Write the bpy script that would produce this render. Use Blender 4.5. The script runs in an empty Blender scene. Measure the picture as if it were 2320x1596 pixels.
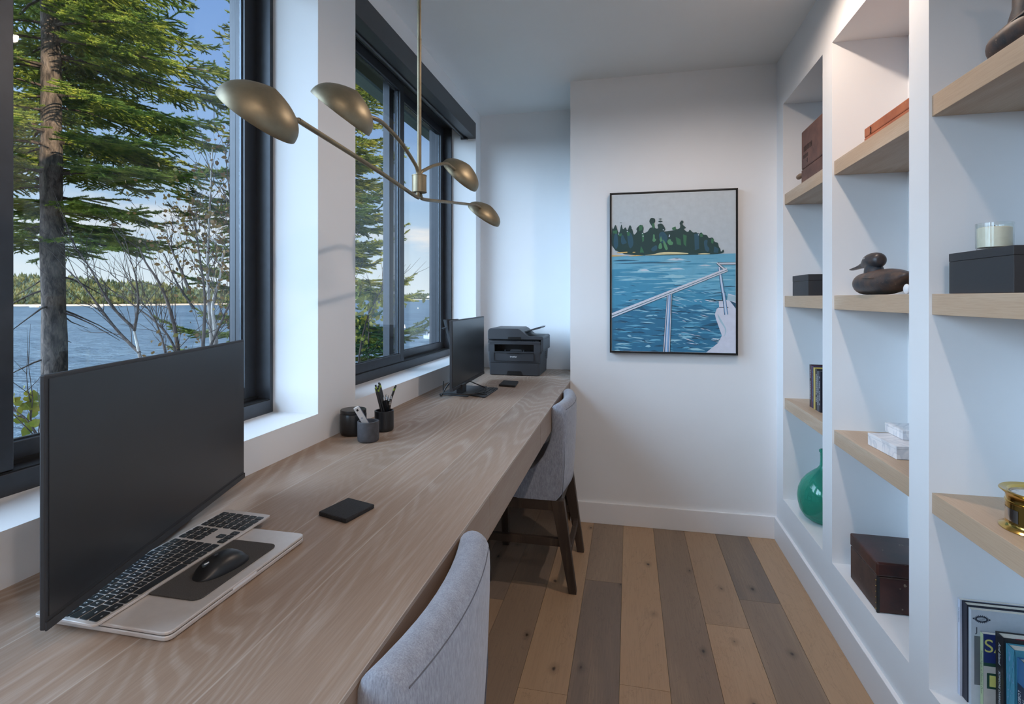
import bpy, bmesh, math, random
import numpy as np
from mathutils import Vector, Matrix, Euler
PI = math.pi
SC = bpy.context.scene
COL = SC.collection
random.seed(7)

# ------------------------------------------------------------------ camera, sky, sun, exposure
CAM_F, CAM_H, CAM_YAW = 1210.0, 1.39, math.radians(12.35)
cd = bpy.data.cameras.new('camera'); cam = bpy.data.objects.new('camera', cd); COL.objects.link(cam)
cd.sensor_fit = 'HORIZONTAL'; cd.sensor_width = 36.0; cd.lens = 36.0*CAM_F/2320
cd.shift_y = -(798-676)/2320.0; cd.clip_end = 20000; cd.clip_start = .02
cam.location = (0, 0, CAM_H); cam.rotation_euler = (PI/2, 0, CAM_YAW)
SC.camera = cam
SC.view_settings.view_transform = 'Standard'; SC.view_settings.look = 'None'
SC.view_settings.exposure = 0.3; SC.view_settings.gamma = 1.0; SC.view_settings.use_curve_mapping = False
cy = SC.cycles
cy.max_bounces = 9; cy.diffuse_bounces = 5; cy.glossy_bounces = 4; cy.transmission_bounces = 8
cy.transparent_max_bounces = 12; cy.caustics_reflective = False; cy.caustics_refractive = False
cy.sample_clamp_indirect = 4.0

def lin(c):
    c = [v/255.0 for v in c]
    return tuple([v/12.92 if v <= .04045 else ((v+.055)/1.055)**2.4 for v in c]) + (1.0,)

def node(nt, kind, **kw):
    n = nt.nodes.new(kind)
    for k, v in kw.items():
        if k.startswith('i_'):
            n.inputs[k[2:].replace('_', ' ')].default_value = v
        else:
            setattr(n, k, v)
    return n

def ramp(nt, fac, stops, interp='LINEAR'):
    r = nt.nodes.new('ShaderNodeValToRGB'); cr = r.color_ramp; cr.interpolation = interp
    while len(cr.elements) > 1: cr.elements.remove(cr.elements[-1])
    cr.elements[0].position = stops[0][0]; cr.elements[0].color = stops[0][1]
    for p, c in stops[1:]:
        e = cr.elements.new(p); e.color = c
    nt.links.new(fac, r.inputs['Fac'])
    return r.outputs['Color']

def mth(nt, op, a, b=None, c=None):
    n = nt.nodes.new('ShaderNodeMath'); n.operation = op
    for i, v in enumerate((a, b, c)):
        if v is None: continue
        if isinstance(v, (int, float)): n.inputs[i].default_value = v
        else: nt.links.new(v, n.inputs[i])
    return n.outputs[0]

def mixc(nt, fac, a, b, mode='MIX'):
    n = nt.nodes.new('ShaderNodeMix'); n.data_type = 'RGBA'; n.blend_type = mode
    if isinstance(fac, (int, float)): n.inputs[0].default_value = fac
    else: nt.links.new(fac, n.inputs[0])
    for i, v in ((6, a), (7, b)):
        if isinstance(v, tuple): n.inputs[i].default_value = v
        else: nt.links.new(v, n.inputs[i])
    return n.outputs[2]

# the sky: pale at the horizon, blue above, thin evening cloud low in the north, unseen glow added in the south-west (behind the camera's left) to light the room
W = bpy.data.worlds.new('sky'); SC.world = W; W.use_nodes = True
nt = W.node_tree; nt.nodes.clear()
tc = nt.nodes.new('ShaderNodeTexCoord')
sep = nt.nodes.new('ShaderNodeSeparateXYZ'); nt.links.new(tc.outputs['Generated'], sep.inputs[0])
grad = ramp(nt, sep.outputs['Z'], [(0.0, lin((212, 222, 226))), (.05, lin((196, 213, 223))), (.16, lin((152, 182, 211))), (.34, lin((118, 154, 204))), (.6, lin((94, 134, 194))), (1.0, lin((66, 104, 174)))])
mp = nt.nodes.new('ShaderNodeMapping'); mp.inputs['Scale'].default_value = (1.6, 1.6, 9.0); nt.links.new(tc.outputs['Generated'], mp.inputs[0])
nz = node(nt, 'ShaderNodeTexNoise', i_Scale=2.2, i_Detail=6.0, i_Roughness=.55); nt.links.new(mp.outputs[0], nz.inputs['Vector'])
cm = ramp(nt, nz.outputs['Fac'], [(.46, (0, 0, 0, 1)), (.62, (1, 1, 1, 1))])
band = ramp(nt, sep.outputs['Z'], [(.03, (0, 0, 0, 1)), (.075, (1, 1, 1, 1)), (.12, (1, 1, 1, 1)), (.2, (0, 0, 0, 1))])
cf = mth(nt, 'MULTIPLY', cm, band)
skyc = mixc(nt, cf, grad, lin((222, 222, 220)))
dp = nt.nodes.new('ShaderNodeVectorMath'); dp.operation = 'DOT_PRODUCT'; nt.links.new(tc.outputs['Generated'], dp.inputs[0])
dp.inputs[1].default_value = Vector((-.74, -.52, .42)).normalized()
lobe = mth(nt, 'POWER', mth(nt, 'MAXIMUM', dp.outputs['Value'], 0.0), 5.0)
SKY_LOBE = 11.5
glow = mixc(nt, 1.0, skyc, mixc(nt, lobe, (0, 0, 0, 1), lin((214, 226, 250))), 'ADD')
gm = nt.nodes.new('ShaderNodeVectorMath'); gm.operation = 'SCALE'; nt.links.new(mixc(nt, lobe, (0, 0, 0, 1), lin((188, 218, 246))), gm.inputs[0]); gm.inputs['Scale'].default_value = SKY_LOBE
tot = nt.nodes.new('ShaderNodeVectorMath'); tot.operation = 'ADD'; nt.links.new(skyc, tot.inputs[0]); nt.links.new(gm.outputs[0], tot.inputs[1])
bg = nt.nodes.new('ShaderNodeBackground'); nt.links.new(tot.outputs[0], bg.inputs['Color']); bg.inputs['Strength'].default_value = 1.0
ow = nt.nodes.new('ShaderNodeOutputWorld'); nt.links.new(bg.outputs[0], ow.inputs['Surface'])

sd = bpy.data.lights.new('sun', 'SUN'); sun = bpy.data.objects.new('sun', sd); COL.objects.link(sun)
sd.energy = 5.0; sd.angle = math.radians(.6); sd.color = (1.0, .86, .62)
sdir = Vector((-.80, .50, -.40)).normalized()          # the way the light travels: low evening sun from over the house
sun.rotation_euler = sdir.to_track_quat('-Z', 'Y').to_euler(); sun.location = (6, -4, 6)

# ------------------------------------------------------------------ materials
def newmat(name):
    m = bpy.data.materials.new(name); m.use_nodes = True
    nt = m.node_tree; b = nt.nodes['Principled BSDF']
    return m, nt, b

def objvec(nt, scale=(1, 1, 1), rot=(0, 0, 0), kind='Object'):
    t = nt.nodes.new('ShaderNodeTexCoord'); mp = nt.nodes.new('ShaderNodeMapping')
    mp.inputs['Scale'].default_value = scale; mp.inputs['Rotation'].default_value = rot
    nt.links.new(t.outputs[kind], mp.inputs[0]); return mp.outputs[0]

def noise(nt, vec, scale=5, detail=3, rough=.5, dist=0, out='Fac'):
    n = node(nt, 'ShaderNodeTexNoise', i_Scale=scale, i_Detail=detail, i_Roughness=rough, i_Distortion=dist)
    nt.links.new(vec, n.inputs['Vector']); return n.outputs[out]

def bump(nt, b, h, strength=.1, dist=.01):
    n = nt.nodes.new('ShaderNodeBump'); n.inputs['Strength'].default_value = strength; n.inputs['Distance'].default_value = dist
    nt.links.new(h, n.inputs['Height']); nt.links.new(n.outputs[0], b.inputs['Normal'])

def plain(name, col, rough=.5, metal=0.0, spec=.5, grain=0.0, gscale=40, coat=0.0, emit=None, estr=0, sheen=0, bmp=0):
    m, nt, b = newmat(name)
    c = lin(col) if max(col) > 1.01 else tuple(col)+(1,)
    b.inputs['Base Color'].default_value = c; b.inputs['Roughness'].default_value = rough; b.inputs['Metallic'].default_value = metal
    b.inputs['Specular IOR Level'].default_value = spec; b.inputs['Coat Weight'].default_value = coat
    v = objvec(nt)
    if grain:
        f = noise(nt, v, gscale, 4, .6)
        dk = tuple(x*(1-grain) for x in c[:3])+(1,); lt = tuple(min(1, x*(1+grain)) for x in c[:3])+(1,)
        nt.links.new(ramp(nt, f, [(.3, dk), (.7, lt)]), b.inputs['Base Color'])
        if bmp: bump(nt, b, f, bmp, .002)
    if emit:
        b.inputs['Emission Color'].default_value = lin(emit); b.inputs['Emission Strength'].default_value = estr
    if sheen: b.inputs['Sheen Weight'].default_value = sheen
    return m

def wood(name, base, line, dark, grain_scale=1.0, axis='Y', boards=0.0, amt=.55, rough=.5, contour=20.0, plank_attr=False, knots=False, st3=.13, patchy=False):
    """timber with cathedral contour lines, fine pores and board-to-board change; grain runs along axis"""
    m, nt, b = newmat(name)
    st = {'Y': (1, st3, 1), 'X': (st3, 1, 1), 'Z': (1, 1, st3)}[axis]
    fine = {'Y': (1, .035, 1), 'X': (.035, 1, 1), 'Z': (1, 1, .035)}[axis]
    t = nt.nodes.new('ShaderNodeTexCoord'); vec = t.outputs['Object']
    if plank_attr:
        at = nt.nodes.new('ShaderNodeAttribute'); at.attribute_name = 'tone'
        sp = nt.nodes.new('ShaderNodeSeparateColor'); nt.links.new(at.outputs['Color'], sp.inputs[0])
        off = nt.nodes.new('ShaderNodeCombineXYZ'); nt.links.new(mth(nt, 'MULTIPLY', sp.outputs[2], 37.0), off.inputs[2]); nt.links.new(mth(nt, 'MULTIPLY', sp.outputs[2], 91.0), off.inputs[1])
        ad = nt.nodes.new('ShaderNodeVectorMath'); nt.links.new(vec, ad.inputs[0]); nt.links.new(off.outputs[0], ad.inputs[1]); vec = ad.outputs[0]
    elif boards:
        s3 = nt.nodes.new('ShaderNodeSeparateXYZ'); nt.links.new(vec, s3.inputs[0])
        cell = mth(nt, 'FLOOR', mth(nt, 'DIVIDE', s3.outputs['X'], boards))
        wn = nt.nodes.new('ShaderNodeTexWhiteNoise'); wn.noise_dimensions = '1D'; nt.links.new(cell, wn.inputs['W'])
        off = nt.nodes.new('ShaderNodeCombineXYZ'); nt.links.new(mth(nt, 'MULTIPLY', wn.outputs['Value'], 53.0), off.inputs[1]); nt.links.new(mth(nt, 'MULTIPLY', wn.outputs['Value'], 17.0), off.inputs[2])
        ad = nt.nodes.new('ShaderNodeVectorMath'); nt.links.new(vec, ad.inputs[0]); nt.links.new(off.outputs[0], ad.inputs[1]); vec = ad.outputs[0]
    def mapped(sc):
        mp = nt.nodes.new('ShaderNodeMapping'); mp.inputs['Scale'].default_value = sc; nt.links.new(vec, mp.inputs[0]); return mp.outputs[0]
    big = noise(nt, mapped(st), 3.2*grain_scale, 2, .45, .6)
    wob = noise(nt, mapped(st), 22*grain_scale, 3, .6)
    ph = mth(nt, 'ADD', mth(nt, 'MULTIPLY', big, contour*2*PI), mth(nt, 'MULTIPLY', wob, 1.6))
    sn = mth(nt, 'MULTIPLY_ADD', mth(nt, 'SINE', ph), .5, .5)
    pores = noise(nt, mapped(fine), 260*grain_scale, 3, .7)
    lines = ramp(nt, sn, [(.0, (0, 0, 0, 1)), (.5, (.1, .1, .1, 1)), (.95, (1, 1, 1, 1))])
    if patchy: lines = mth(nt, 'MULTIPLY', lines, ramp(nt, noise(nt, mapped((1, .5, 1)), 2.6, 2), [(.38, (.2, .2, .2, 1)), (.6, (1, 1, 1, 1))]))
    pr = ramp(nt, pores, [(.48, (0, 0, 0, 1)), (.66, (1, 1, 1, 1))])
    pd = ramp(nt, pores, [(.34, (1, 1, 1, 1)), (.5, (0, 0, 0, 1))])
    tone = noise(nt, mapped((1, .3, 1) if axis == 'Y' else (1, 1, 1)), 1.7, 2)
    c0 = mixc(nt, ramp(nt, tone, [(.3, (0, 0, 0, 1)), (.7, (1, 1, 1, 1))]), lin(base), lin(dark))
    if plank_attr: c0 = mixc(nt, ramp(nt, sp.outputs[0], [(0, (0, 0, 0, 1)), (1, (1, 1, 1, 1))]), lin(base), lin(dark))
    lf = mth(nt, 'MULTIPLY', mth(nt, 'MULTIPLY_ADD', pr, .45, .55), mth(nt, 'MULTIPLY', lines, amt))
    c1 = mixc(nt, lf, c0, lin(line))
    c2 = mixc(nt, mth(nt, 'MULTIPLY', pr, amt*.22), c1, lin(line))
    c3 = mixc(nt, mth(nt, 'MULTIPLY', pd, .14), c2, tuple(v*.55 for v in lin(dark)[:3])+(1,))
    if boards:
        fr = mth(nt, 'FRACT', mth(nt, 'DIVIDE', s3.outputs['X'], boards))
        ed = mth(nt, 'LESS_THAN', mth(nt, 'ABSOLUTE', mth(nt, 'SUBTRACT', fr, .5)), .492)
        bt = mth(nt, 'MULTIPLY_ADD', wn.outputs['Value'], .22, .90)
        sc = nt.nodes.new('ShaderNodeVectorMath'); sc.operation = 'SCALE'; nt.links.new(c3, sc.inputs[0]); nt.links.new(bt, sc.inputs['Scale'])
        c3 = mixc(nt, mth(nt, 'MULTIPLY_ADD', ed, -.35, .35), sc.outputs[0], lin(line))
    if plank_attr:
        sc = nt.nodes.new('ShaderNodeVectorMath'); sc.operation = 'SCALE'; nt.links.new(c3, sc.inputs[0]); nt.links.new(mth(nt, 'MULTIPLY_ADD', sp.outputs[1], .34, .83), sc.inputs['Scale']); c3 = sc.outputs[0]
    if knots:
        vo = node(nt, 'ShaderNodeTexVoronoi', voronoi_dimensions='2D', i_Scale=3.0, i_Randomness=1.0); nt.links.new(mapped((1, .6, .0)), vo.inputs['Vector'])
        wv = mth(nt, 'ADD', vo.outputs['Distance'], mth(nt, 'MULTIPLY', mth(nt, 'SUBTRACT', noise(nt, mapped((1, .3, 1)), 30, 3), .5), .09))
        kf = ramp(nt, wv, [(.004, (1, 1, 1, 1)), (.02, (.35, .35, .35, 1)), (.075, (0, 0, 0, 1))])
        c3 = mixc(nt, mth(nt, 'MULTIPLY', kf, .9), c3, lin((38, 32, 30)))
        cr = ramp(nt, noise(nt, mapped((1, .22, 1)), 5.5, 6, .65, 1.5), [(.495, (0, 0, 0, 1)), (.5, (1, 1, 1, 1)), (.505, (0, 0, 0, 1))])
        c3 = mixc(nt, mth(nt, 'MULTIPLY', cr, .26), c3, lin((52, 44, 42)))
    nt.links.new(c3, b.inputs['Base Color'])
    b.inputs['Roughness'].default_value = rough; b.inputs['Specular IOR Level'].default_value = .35
    bump(nt, b, pores, .12, .001)
    return m

def glassmat(name, tint=(1, 1, 1), gl=1.0):
    m = bpy.data.materials.new(name); m.use_nodes = True; nt = m.node_tree; nt.nodes.clear()
    tr = nt.nodes.new('ShaderNodeBsdfTransparent'); tr.inputs[0].default_value = tuple(tint)+(1,)
    g = nt.nodes.new('ShaderNodeBsdfGlossy'); g.inputs['Roughness'].default_value = .01
    lw = nt.nodes.new('ShaderNodeLayerWeight'); fres = mth(nt, 'MULTIPLY_ADD', mth(nt, 'POWER', lw.outputs['Facing'], 5.0), .75, .03)
    mx = nt.nodes.new('ShaderNodeMixShader'); nt.links.new(mth(nt, 'MULTIPLY', fres, gl), mx.inputs[0])
    nt.links.new(tr.outputs[0], mx.inputs[1]); nt.links.new(g.outputs[0], mx.inputs[2])
    o = nt.nodes.new('ShaderNodeOutputMaterial'); nt.links.new(mx.outputs[0], o.inputs[0]); return m

M = {}
M['wall'] = plain('painted_plaster', (228, 230, 232), .6, grain=.012, gscale=3)
M['ceil'] = plain('ceiling_paint', (228, 230, 230), .7, grain=.012, gscale=3)
M['trim'] = plain('trim_paint', (230, 231, 233), .35, grain=.01, gscale=3)
M['frame'] = plain('black_window_frame', (66, 70, 76), .4, metal=.4, grain=.08, gscale=30)
M['track'] = plain('window_track_rubber', (12, 12, 13), .6, grain=.1)
M['bead'] = plain('glazing_bead', (74, 82, 90), .25, metal=.6, grain=.05)
M['glass'] = glassmat('window_glass')
M['glass_clear'] = glassmat('clear_glass', (.96, .98, .97), 1.6)
M['blind'] = plain('charcoal_blind_cassette', (66, 70, 74), .38, metal=.3, grain=.05, gscale=60)
M['desk'] = wood('limed_oak_desk', (162, 138, 119), (200, 190, 180), (142, 122, 106), 1.0, 'Y', boards=.181, amt=.42, rough=.5, contour=40, st3=.13, patchy=True)
M['deskface'] = wood('limed_oak_drawer', (146, 124, 108), (176, 164, 152), (130, 112, 100), 1.0, 'Y', amt=.3, rough=.45, contour=3)
M['shelf'] = wood('limed_oak_shelf', (186, 160, 134), (208, 192, 172), (172, 148, 124), 1.2, 'Y', amt=.5, rough=.5, contour=6)
M['floor'] = wood('maple_plank_floor', (172, 142, 112), (184, 158, 130), (120, 106, 95), .8, 'Y', amt=.22, rough=.4, contour=5, plank_attr=True, knots=True)
M['darkwood'] = wood('dark_stained_ash', (66, 54, 46), (92, 78, 66), (44, 36, 31), 2.0, 'Z', amt=.5, rough=.5, contour=6)
M['black'] = plain('black_plastic', (26, 27, 29), .38, grain=.06, gscale=200)
M['blackmatt'] = plain('matt_black_plastic', (46, 48, 52), .55, grain=.05, gscale=200)
M['screen'] = plain('dark_display_screen', (40, 43, 47), .3, spec=.6, grain=.03, gscale=300)
M['printer'] = plain('charcoal_printer_plastic', (52, 55, 60), .48, grain=.05, gscale=300)
M['printerdark'] = plain('printer_recess_black', (10, 11, 13), .4, grain=.1)
M['alu'] = plain('silver_aluminium', (208, 202, 198), .36, metal=.35, grain=.03, gscale=90)
M['key'] = plain('black_key_cap', (36, 40, 44), .33, grain=.05, gscale=200)
M['white'] = plain('white_print', (225, 227, 230), .6, grain=.02)
M['felt'] = plain('grey_felt', (66, 64, 63), .95, grain=.35, gscale=600, bmp=.4)
M['stoneblack'] = plain('black_marble', (30, 31, 33), .3, grain=.35, gscale=22)
M['stonegrey'] = plain('grey_honed_stone', (66, 66, 70), .55, grain=.25, gscale=60)
M['lava'] = plain('porous_black_stone', (34, 34, 36), .8, grain=.6, gscale=350, bmp=1.0)
M['graphite'] = plain('black_pencil_lacquer', (20, 21, 24), .3, grain=.05)
M['limeband'] = plain('lime_ferrule', (140, 160, 62), .35, metal=.3, grain=.1)
M['chrome'] = plain('chrome', (210, 212, 215), .15, metal=1, grain=.03)
M['greyblue'] = plain('blue_grey_plastic', (86, 98, 122), .5, grain=.05)
M['brass'] = plain('polished_brass', (206, 172, 96), .14, metal=1.0, grain=.06, gscale=25)
M['whitecard'] = plain('dial_card', (205, 210, 215), .5, grain=.02)
M['wax'] = plain('ivory_candle_wax', (236, 228, 208), .5, grain=.02)
M['pages'] = plain('book_pages', (214, 208, 196), .8, grain=.1, gscale=300)
M['bark2'] = plain('dead_twig_bark', (84, 74, 68), .9, grain=.4, gscale=30)
M['lampglow'] = plain('downlight_lens', (255, 240, 220), .5, emit=(255, 214, 160), estr=3.0)

def aged_brass():
    m, nt, b = newmat('antique_brass'); v = objvec(nt)
    f = noise(nt, v, 9, 5, .65); c = ramp(nt, f, [(.3, lin((112, 104, 86))), (.7, lin((146, 134, 110)))])
    nt.links.new(c, b.inputs['Base Color']); b.inputs['Metallic'].default_value = .8; b.inputs['Roughness'].default_value = .46
    return m
M['agedbrass'] = aged_brass()

def fabric():
    m, nt, b = newmat('heather_grey_fabric'); v = objvec(nt, (1, 1, .14))
    v2 = objvec(nt, (1, 1, 1))
    f = noise(nt, v, 420, 3, .7); g = noise(nt, v2, 45, 4, .7)
    c = ramp(nt, mth(nt, 'ADD', mth(nt, 'MULTIPLY', f, .7), mth(nt, 'MULTIPLY', g, .3)), [(.36, lin((122, 127, 138))), (.5, lin((142, 147, 159))), (.64, lin((162, 168, 180)))])
    nt.links.new(c, b.inputs['Base Color']); b.inputs['Roughness'].default_value = .95; b.inputs['Sheen Weight'].default_value = .25
    bump(nt, b, f, .25, .002); return m
M['fabric'] = fabric()
M['seam'] = plain('fabric_seam', (98, 100, 108), .95, grain=.1)

def marble():
    m, nt, b = newmat('white_marble'); v = objvec(nt)
    n = noise(nt, v, 9, 4, .5, 1.5)
    c = ramp(nt, n, [(.40, lin((228, 224, 224))), (.5, lin((206, 206, 210))), (.53, lin((230, 226, 226)))])
    nt.links.new(c, b.inputs['Base Color']); b.inputs['Roughness'].default_value = .25; return m
M['marble'] = marble()

def worn(name, a, c2, chip, rough=.5, sc=12):
    m, nt, b = newmat(name); v = objvec(nt)
    f = noise(nt, v, sc, 5, .6); base = ramp(nt, f, [(.35, lin(a)), (.65, lin(c2))])
    ch = ramp(nt, noise(nt, v, sc*5, 5, .7), [(.66, (0, 0, 0, 1)), (.69, (1, 1, 1, 1))])
    nt.links.new(mixc(nt, mth(nt, 'MULTIPLY', ch, .8), base, lin(chip)), b.inputs['Base Color'])
    b.inputs['Roughness'].default_value = rough; bump(nt, b, f, .15, .004); return m
M['decoy'] = worn('worn_decoy_paint', (36, 40, 46), (92, 70, 58), (176, 158, 140), .45, 20)
M['decoyhead'] = worn('worn_decoy_head_paint', (34, 44, 54), (70, 56, 50), (150, 130, 110), .4, 26)
M['chest'] = worn('old_chest_leather', (44, 24, 22), (78, 42, 34), (150, 132, 112), .35, 7)
M['chestside'] = worn('old_chest_scuffed', (62, 44, 38), (86, 62, 52), (166, 150, 132), .6, 12)
M['crate'] = worn('old_brown_box_wood', (84, 56, 50), (112, 78, 68), (150, 126, 108), .6, 10)
M['cedar'] = worn('orange_cedar_box', (150, 84, 56), (178, 108, 72), (190, 130, 96), .5, 8)
M['knobwood'] = plain('turned_wood_knob', (130, 102, 78), .5, grain=.2)
M['stencil'] = plain('faded_stencil_ink', (58, 46, 44), .8, grain=.3, gscale=100)
def greenglass():
    m = bpy.data.materials.new('green_glass'); m.use_nodes = True; nt = m.node_tree; nt.nodes.clear()
    tr = nt.nodes.new('ShaderNodeBsdfTransparent'); tr.inputs[0].default_value = lin((150, 226, 210))
    df = nt.nodes.new('ShaderNodeBsdfDiffuse'); df.inputs[0].default_value = lin((64, 172, 150)); g = nt.nodes.new('ShaderNodeBsdfGlossy'); g.inputs['Roughness'].default_value = .04
    lw = nt.nodes.new('ShaderNodeLayerWeight'); m1 = nt.nodes.new('ShaderNodeMixShader'); nt.links.new(mth(nt, 'MULTIPLY_ADD', mth(nt, 'POWER', lw.outputs['Facing'], 2.5), .4, .38), m1.inputs[0])
    nt.links.new(tr.outputs[0], m1.inputs[1]); nt.links.new(df.outputs[0], m1.inputs[2])
    m2 = nt.nodes.new('ShaderNodeMixShader'); nt.links.new(mth(nt, 'MULTIPLY_ADD', mth(nt, 'POWER', lw.outputs['Facing'], 5.0), .7, .05), m2.inputs[0]); nt.links.new(m1.outputs[0], m2.inputs[1]); nt.links.new(g.outputs[0], m2.inputs[2])
    o = nt.nodes.new('ShaderNodeOutputMaterial'); nt.links.new(m2.outputs[0], o.inputs[0]); return m
M['greenglass'] = greenglass()

def water():
    m, nt, b = newmat('sea_water'); v = objvec(nt, (1, .28, 1), (0, 0, .45))
    v = objvec(nt, (.35, 1, 1), (0, 0, math.radians(-35)))
    n1 = noise(nt, v, .55, 5, .6, .4); n2 = noise(nt, v, .05, 3, .5)
    h = mth(nt, 'ADD', n1, mth(nt, 'MULTIPLY', n2, .6))
    c = ramp(nt, h, [(.5, lin((42, 60, 72))), (.8, lin((68, 90, 104))), (1.1, lin((100, 120, 130)))])
    nt.links.new(c, b.inputs['Base Color']); b.inputs['Roughness'].default_value = .4; b.inputs['Specular IOR Level'].default_value = .25
    bump(nt, b, n1, 1.0, 2.5); return m
M['water'] = water()
def bark(name, c1, c2, sc=18):
    m, nt, b = newmat(name); v = objvec(nt, (1, 1, .35)); f = noise(nt, v, sc, 6, .7, .5)
    nt.links.new(ramp(nt, f, [(.38, lin(c1)), (.62, lin(c2))]), b.inputs['Base Color']); b.inputs['Roughness'].default_value = .95
    bump(nt, b, f, 1.0, .03); return m
M['bark'] = bark('spruce_bark', (58, 50, 46), (132, 116, 106), 22)
M['birch'] = bark('birch_bark', (118, 104, 94), (222, 212, 202), 9)
M['twig'] = bark('dark_twig_bark', (58, 48, 44), (104, 88, 78), 20)
def leafmat(name, stops, sc, transl=.3, rough=.6):
    m, nt, b = newmat(name); v = objvec(nt); f = noise(nt, v, sc, 3, .6)
    c = ramp(nt, f, stops); nt.links.new(c, b.inputs['Base Color']); b.inputs['Roughness'].default_value = rough
    b.inputs['Specular IOR Level'].default_value = .25
    tl = nt.nodes.new('ShaderNodeBsdfTranslucent'); nt.links.new(c, tl.inputs[0]); mx = nt.nodes.new('ShaderNodeMixShader'); mx.inputs[0].default_value = transl
    out = nt.nodes['Material Output']; nt.links.new(b.outputs[0], mx.inputs[1]); nt.links.new(tl.outputs[0], mx.inputs[2]); nt.links.new(mx.outputs[0], out.inputs[0]); return m
M['needle'] = leafmat('spruce_needles', [(.36, lin((78, 108, 52))), (.5, lin((132, 154, 62))), (.62, lin((188, 194, 88)))], 5)
M['needle2'] = leafmat('second_spruce_needles', [(.36, lin((84, 104, 48))), (.5, lin((134, 148, 60))), (.62, lin((182, 184, 86)))], 5)
M['needle3'] = leafmat('young_fir_needles', [(.3, lin((40, 70, 46))), (.7, lin((84, 116, 62)))], 4)
M['leafgold'] = leafmat('autumn_birch_leaves', [(.35, lin((92, 68, 44))), (.5, lin((140, 106, 62))), (.65, lin((124, 112, 54)))], 3.5)
M['leafgreen'] = leafmat('yellow_green_maple_leaves', [(.35, lin((104, 116, 44))), (.65, lin((176, 160, 62)))], 5)
M['forest'] = leafmat('distant_forest', [(.38, lin((34, 48, 32))), (.5, lin((66, 78, 46))), (.62, lin((104, 106, 66)))], .09, .05)
M['rock'] = plain('pale_shore_rock', (196, 182, 164), .9, grain=.2, gscale=.2)
M['ground'] = plain('bank_ground', (84, 82, 58), .95, grain=.4, gscale=2)
M['eave1'] = plain('painted_soffit_board', (120, 132, 128), .6, grain=.06)
M['eave2'] = plain('dark_soffit_vent', (44, 52, 62), .6, grain=.1)
M['boatwhite'] = plain('white_boat_hull', (206, 202, 196), .35, grain=.02, gscale=2)
M['boatdark'] = plain('boat_outboard_black', (36, 34, 36), .4, grain=.1, gscale=2)
M['red'] = plain('red_boat_paint', (150, 70, 66), .5, grain=.05)

# ------------------------------------------------------------------ mesh helpers
def world_loc(o):
    v = Vector((0, 0, 0))
    while o is not None:
        v += o.location; o = o.parent
    return v

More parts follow.
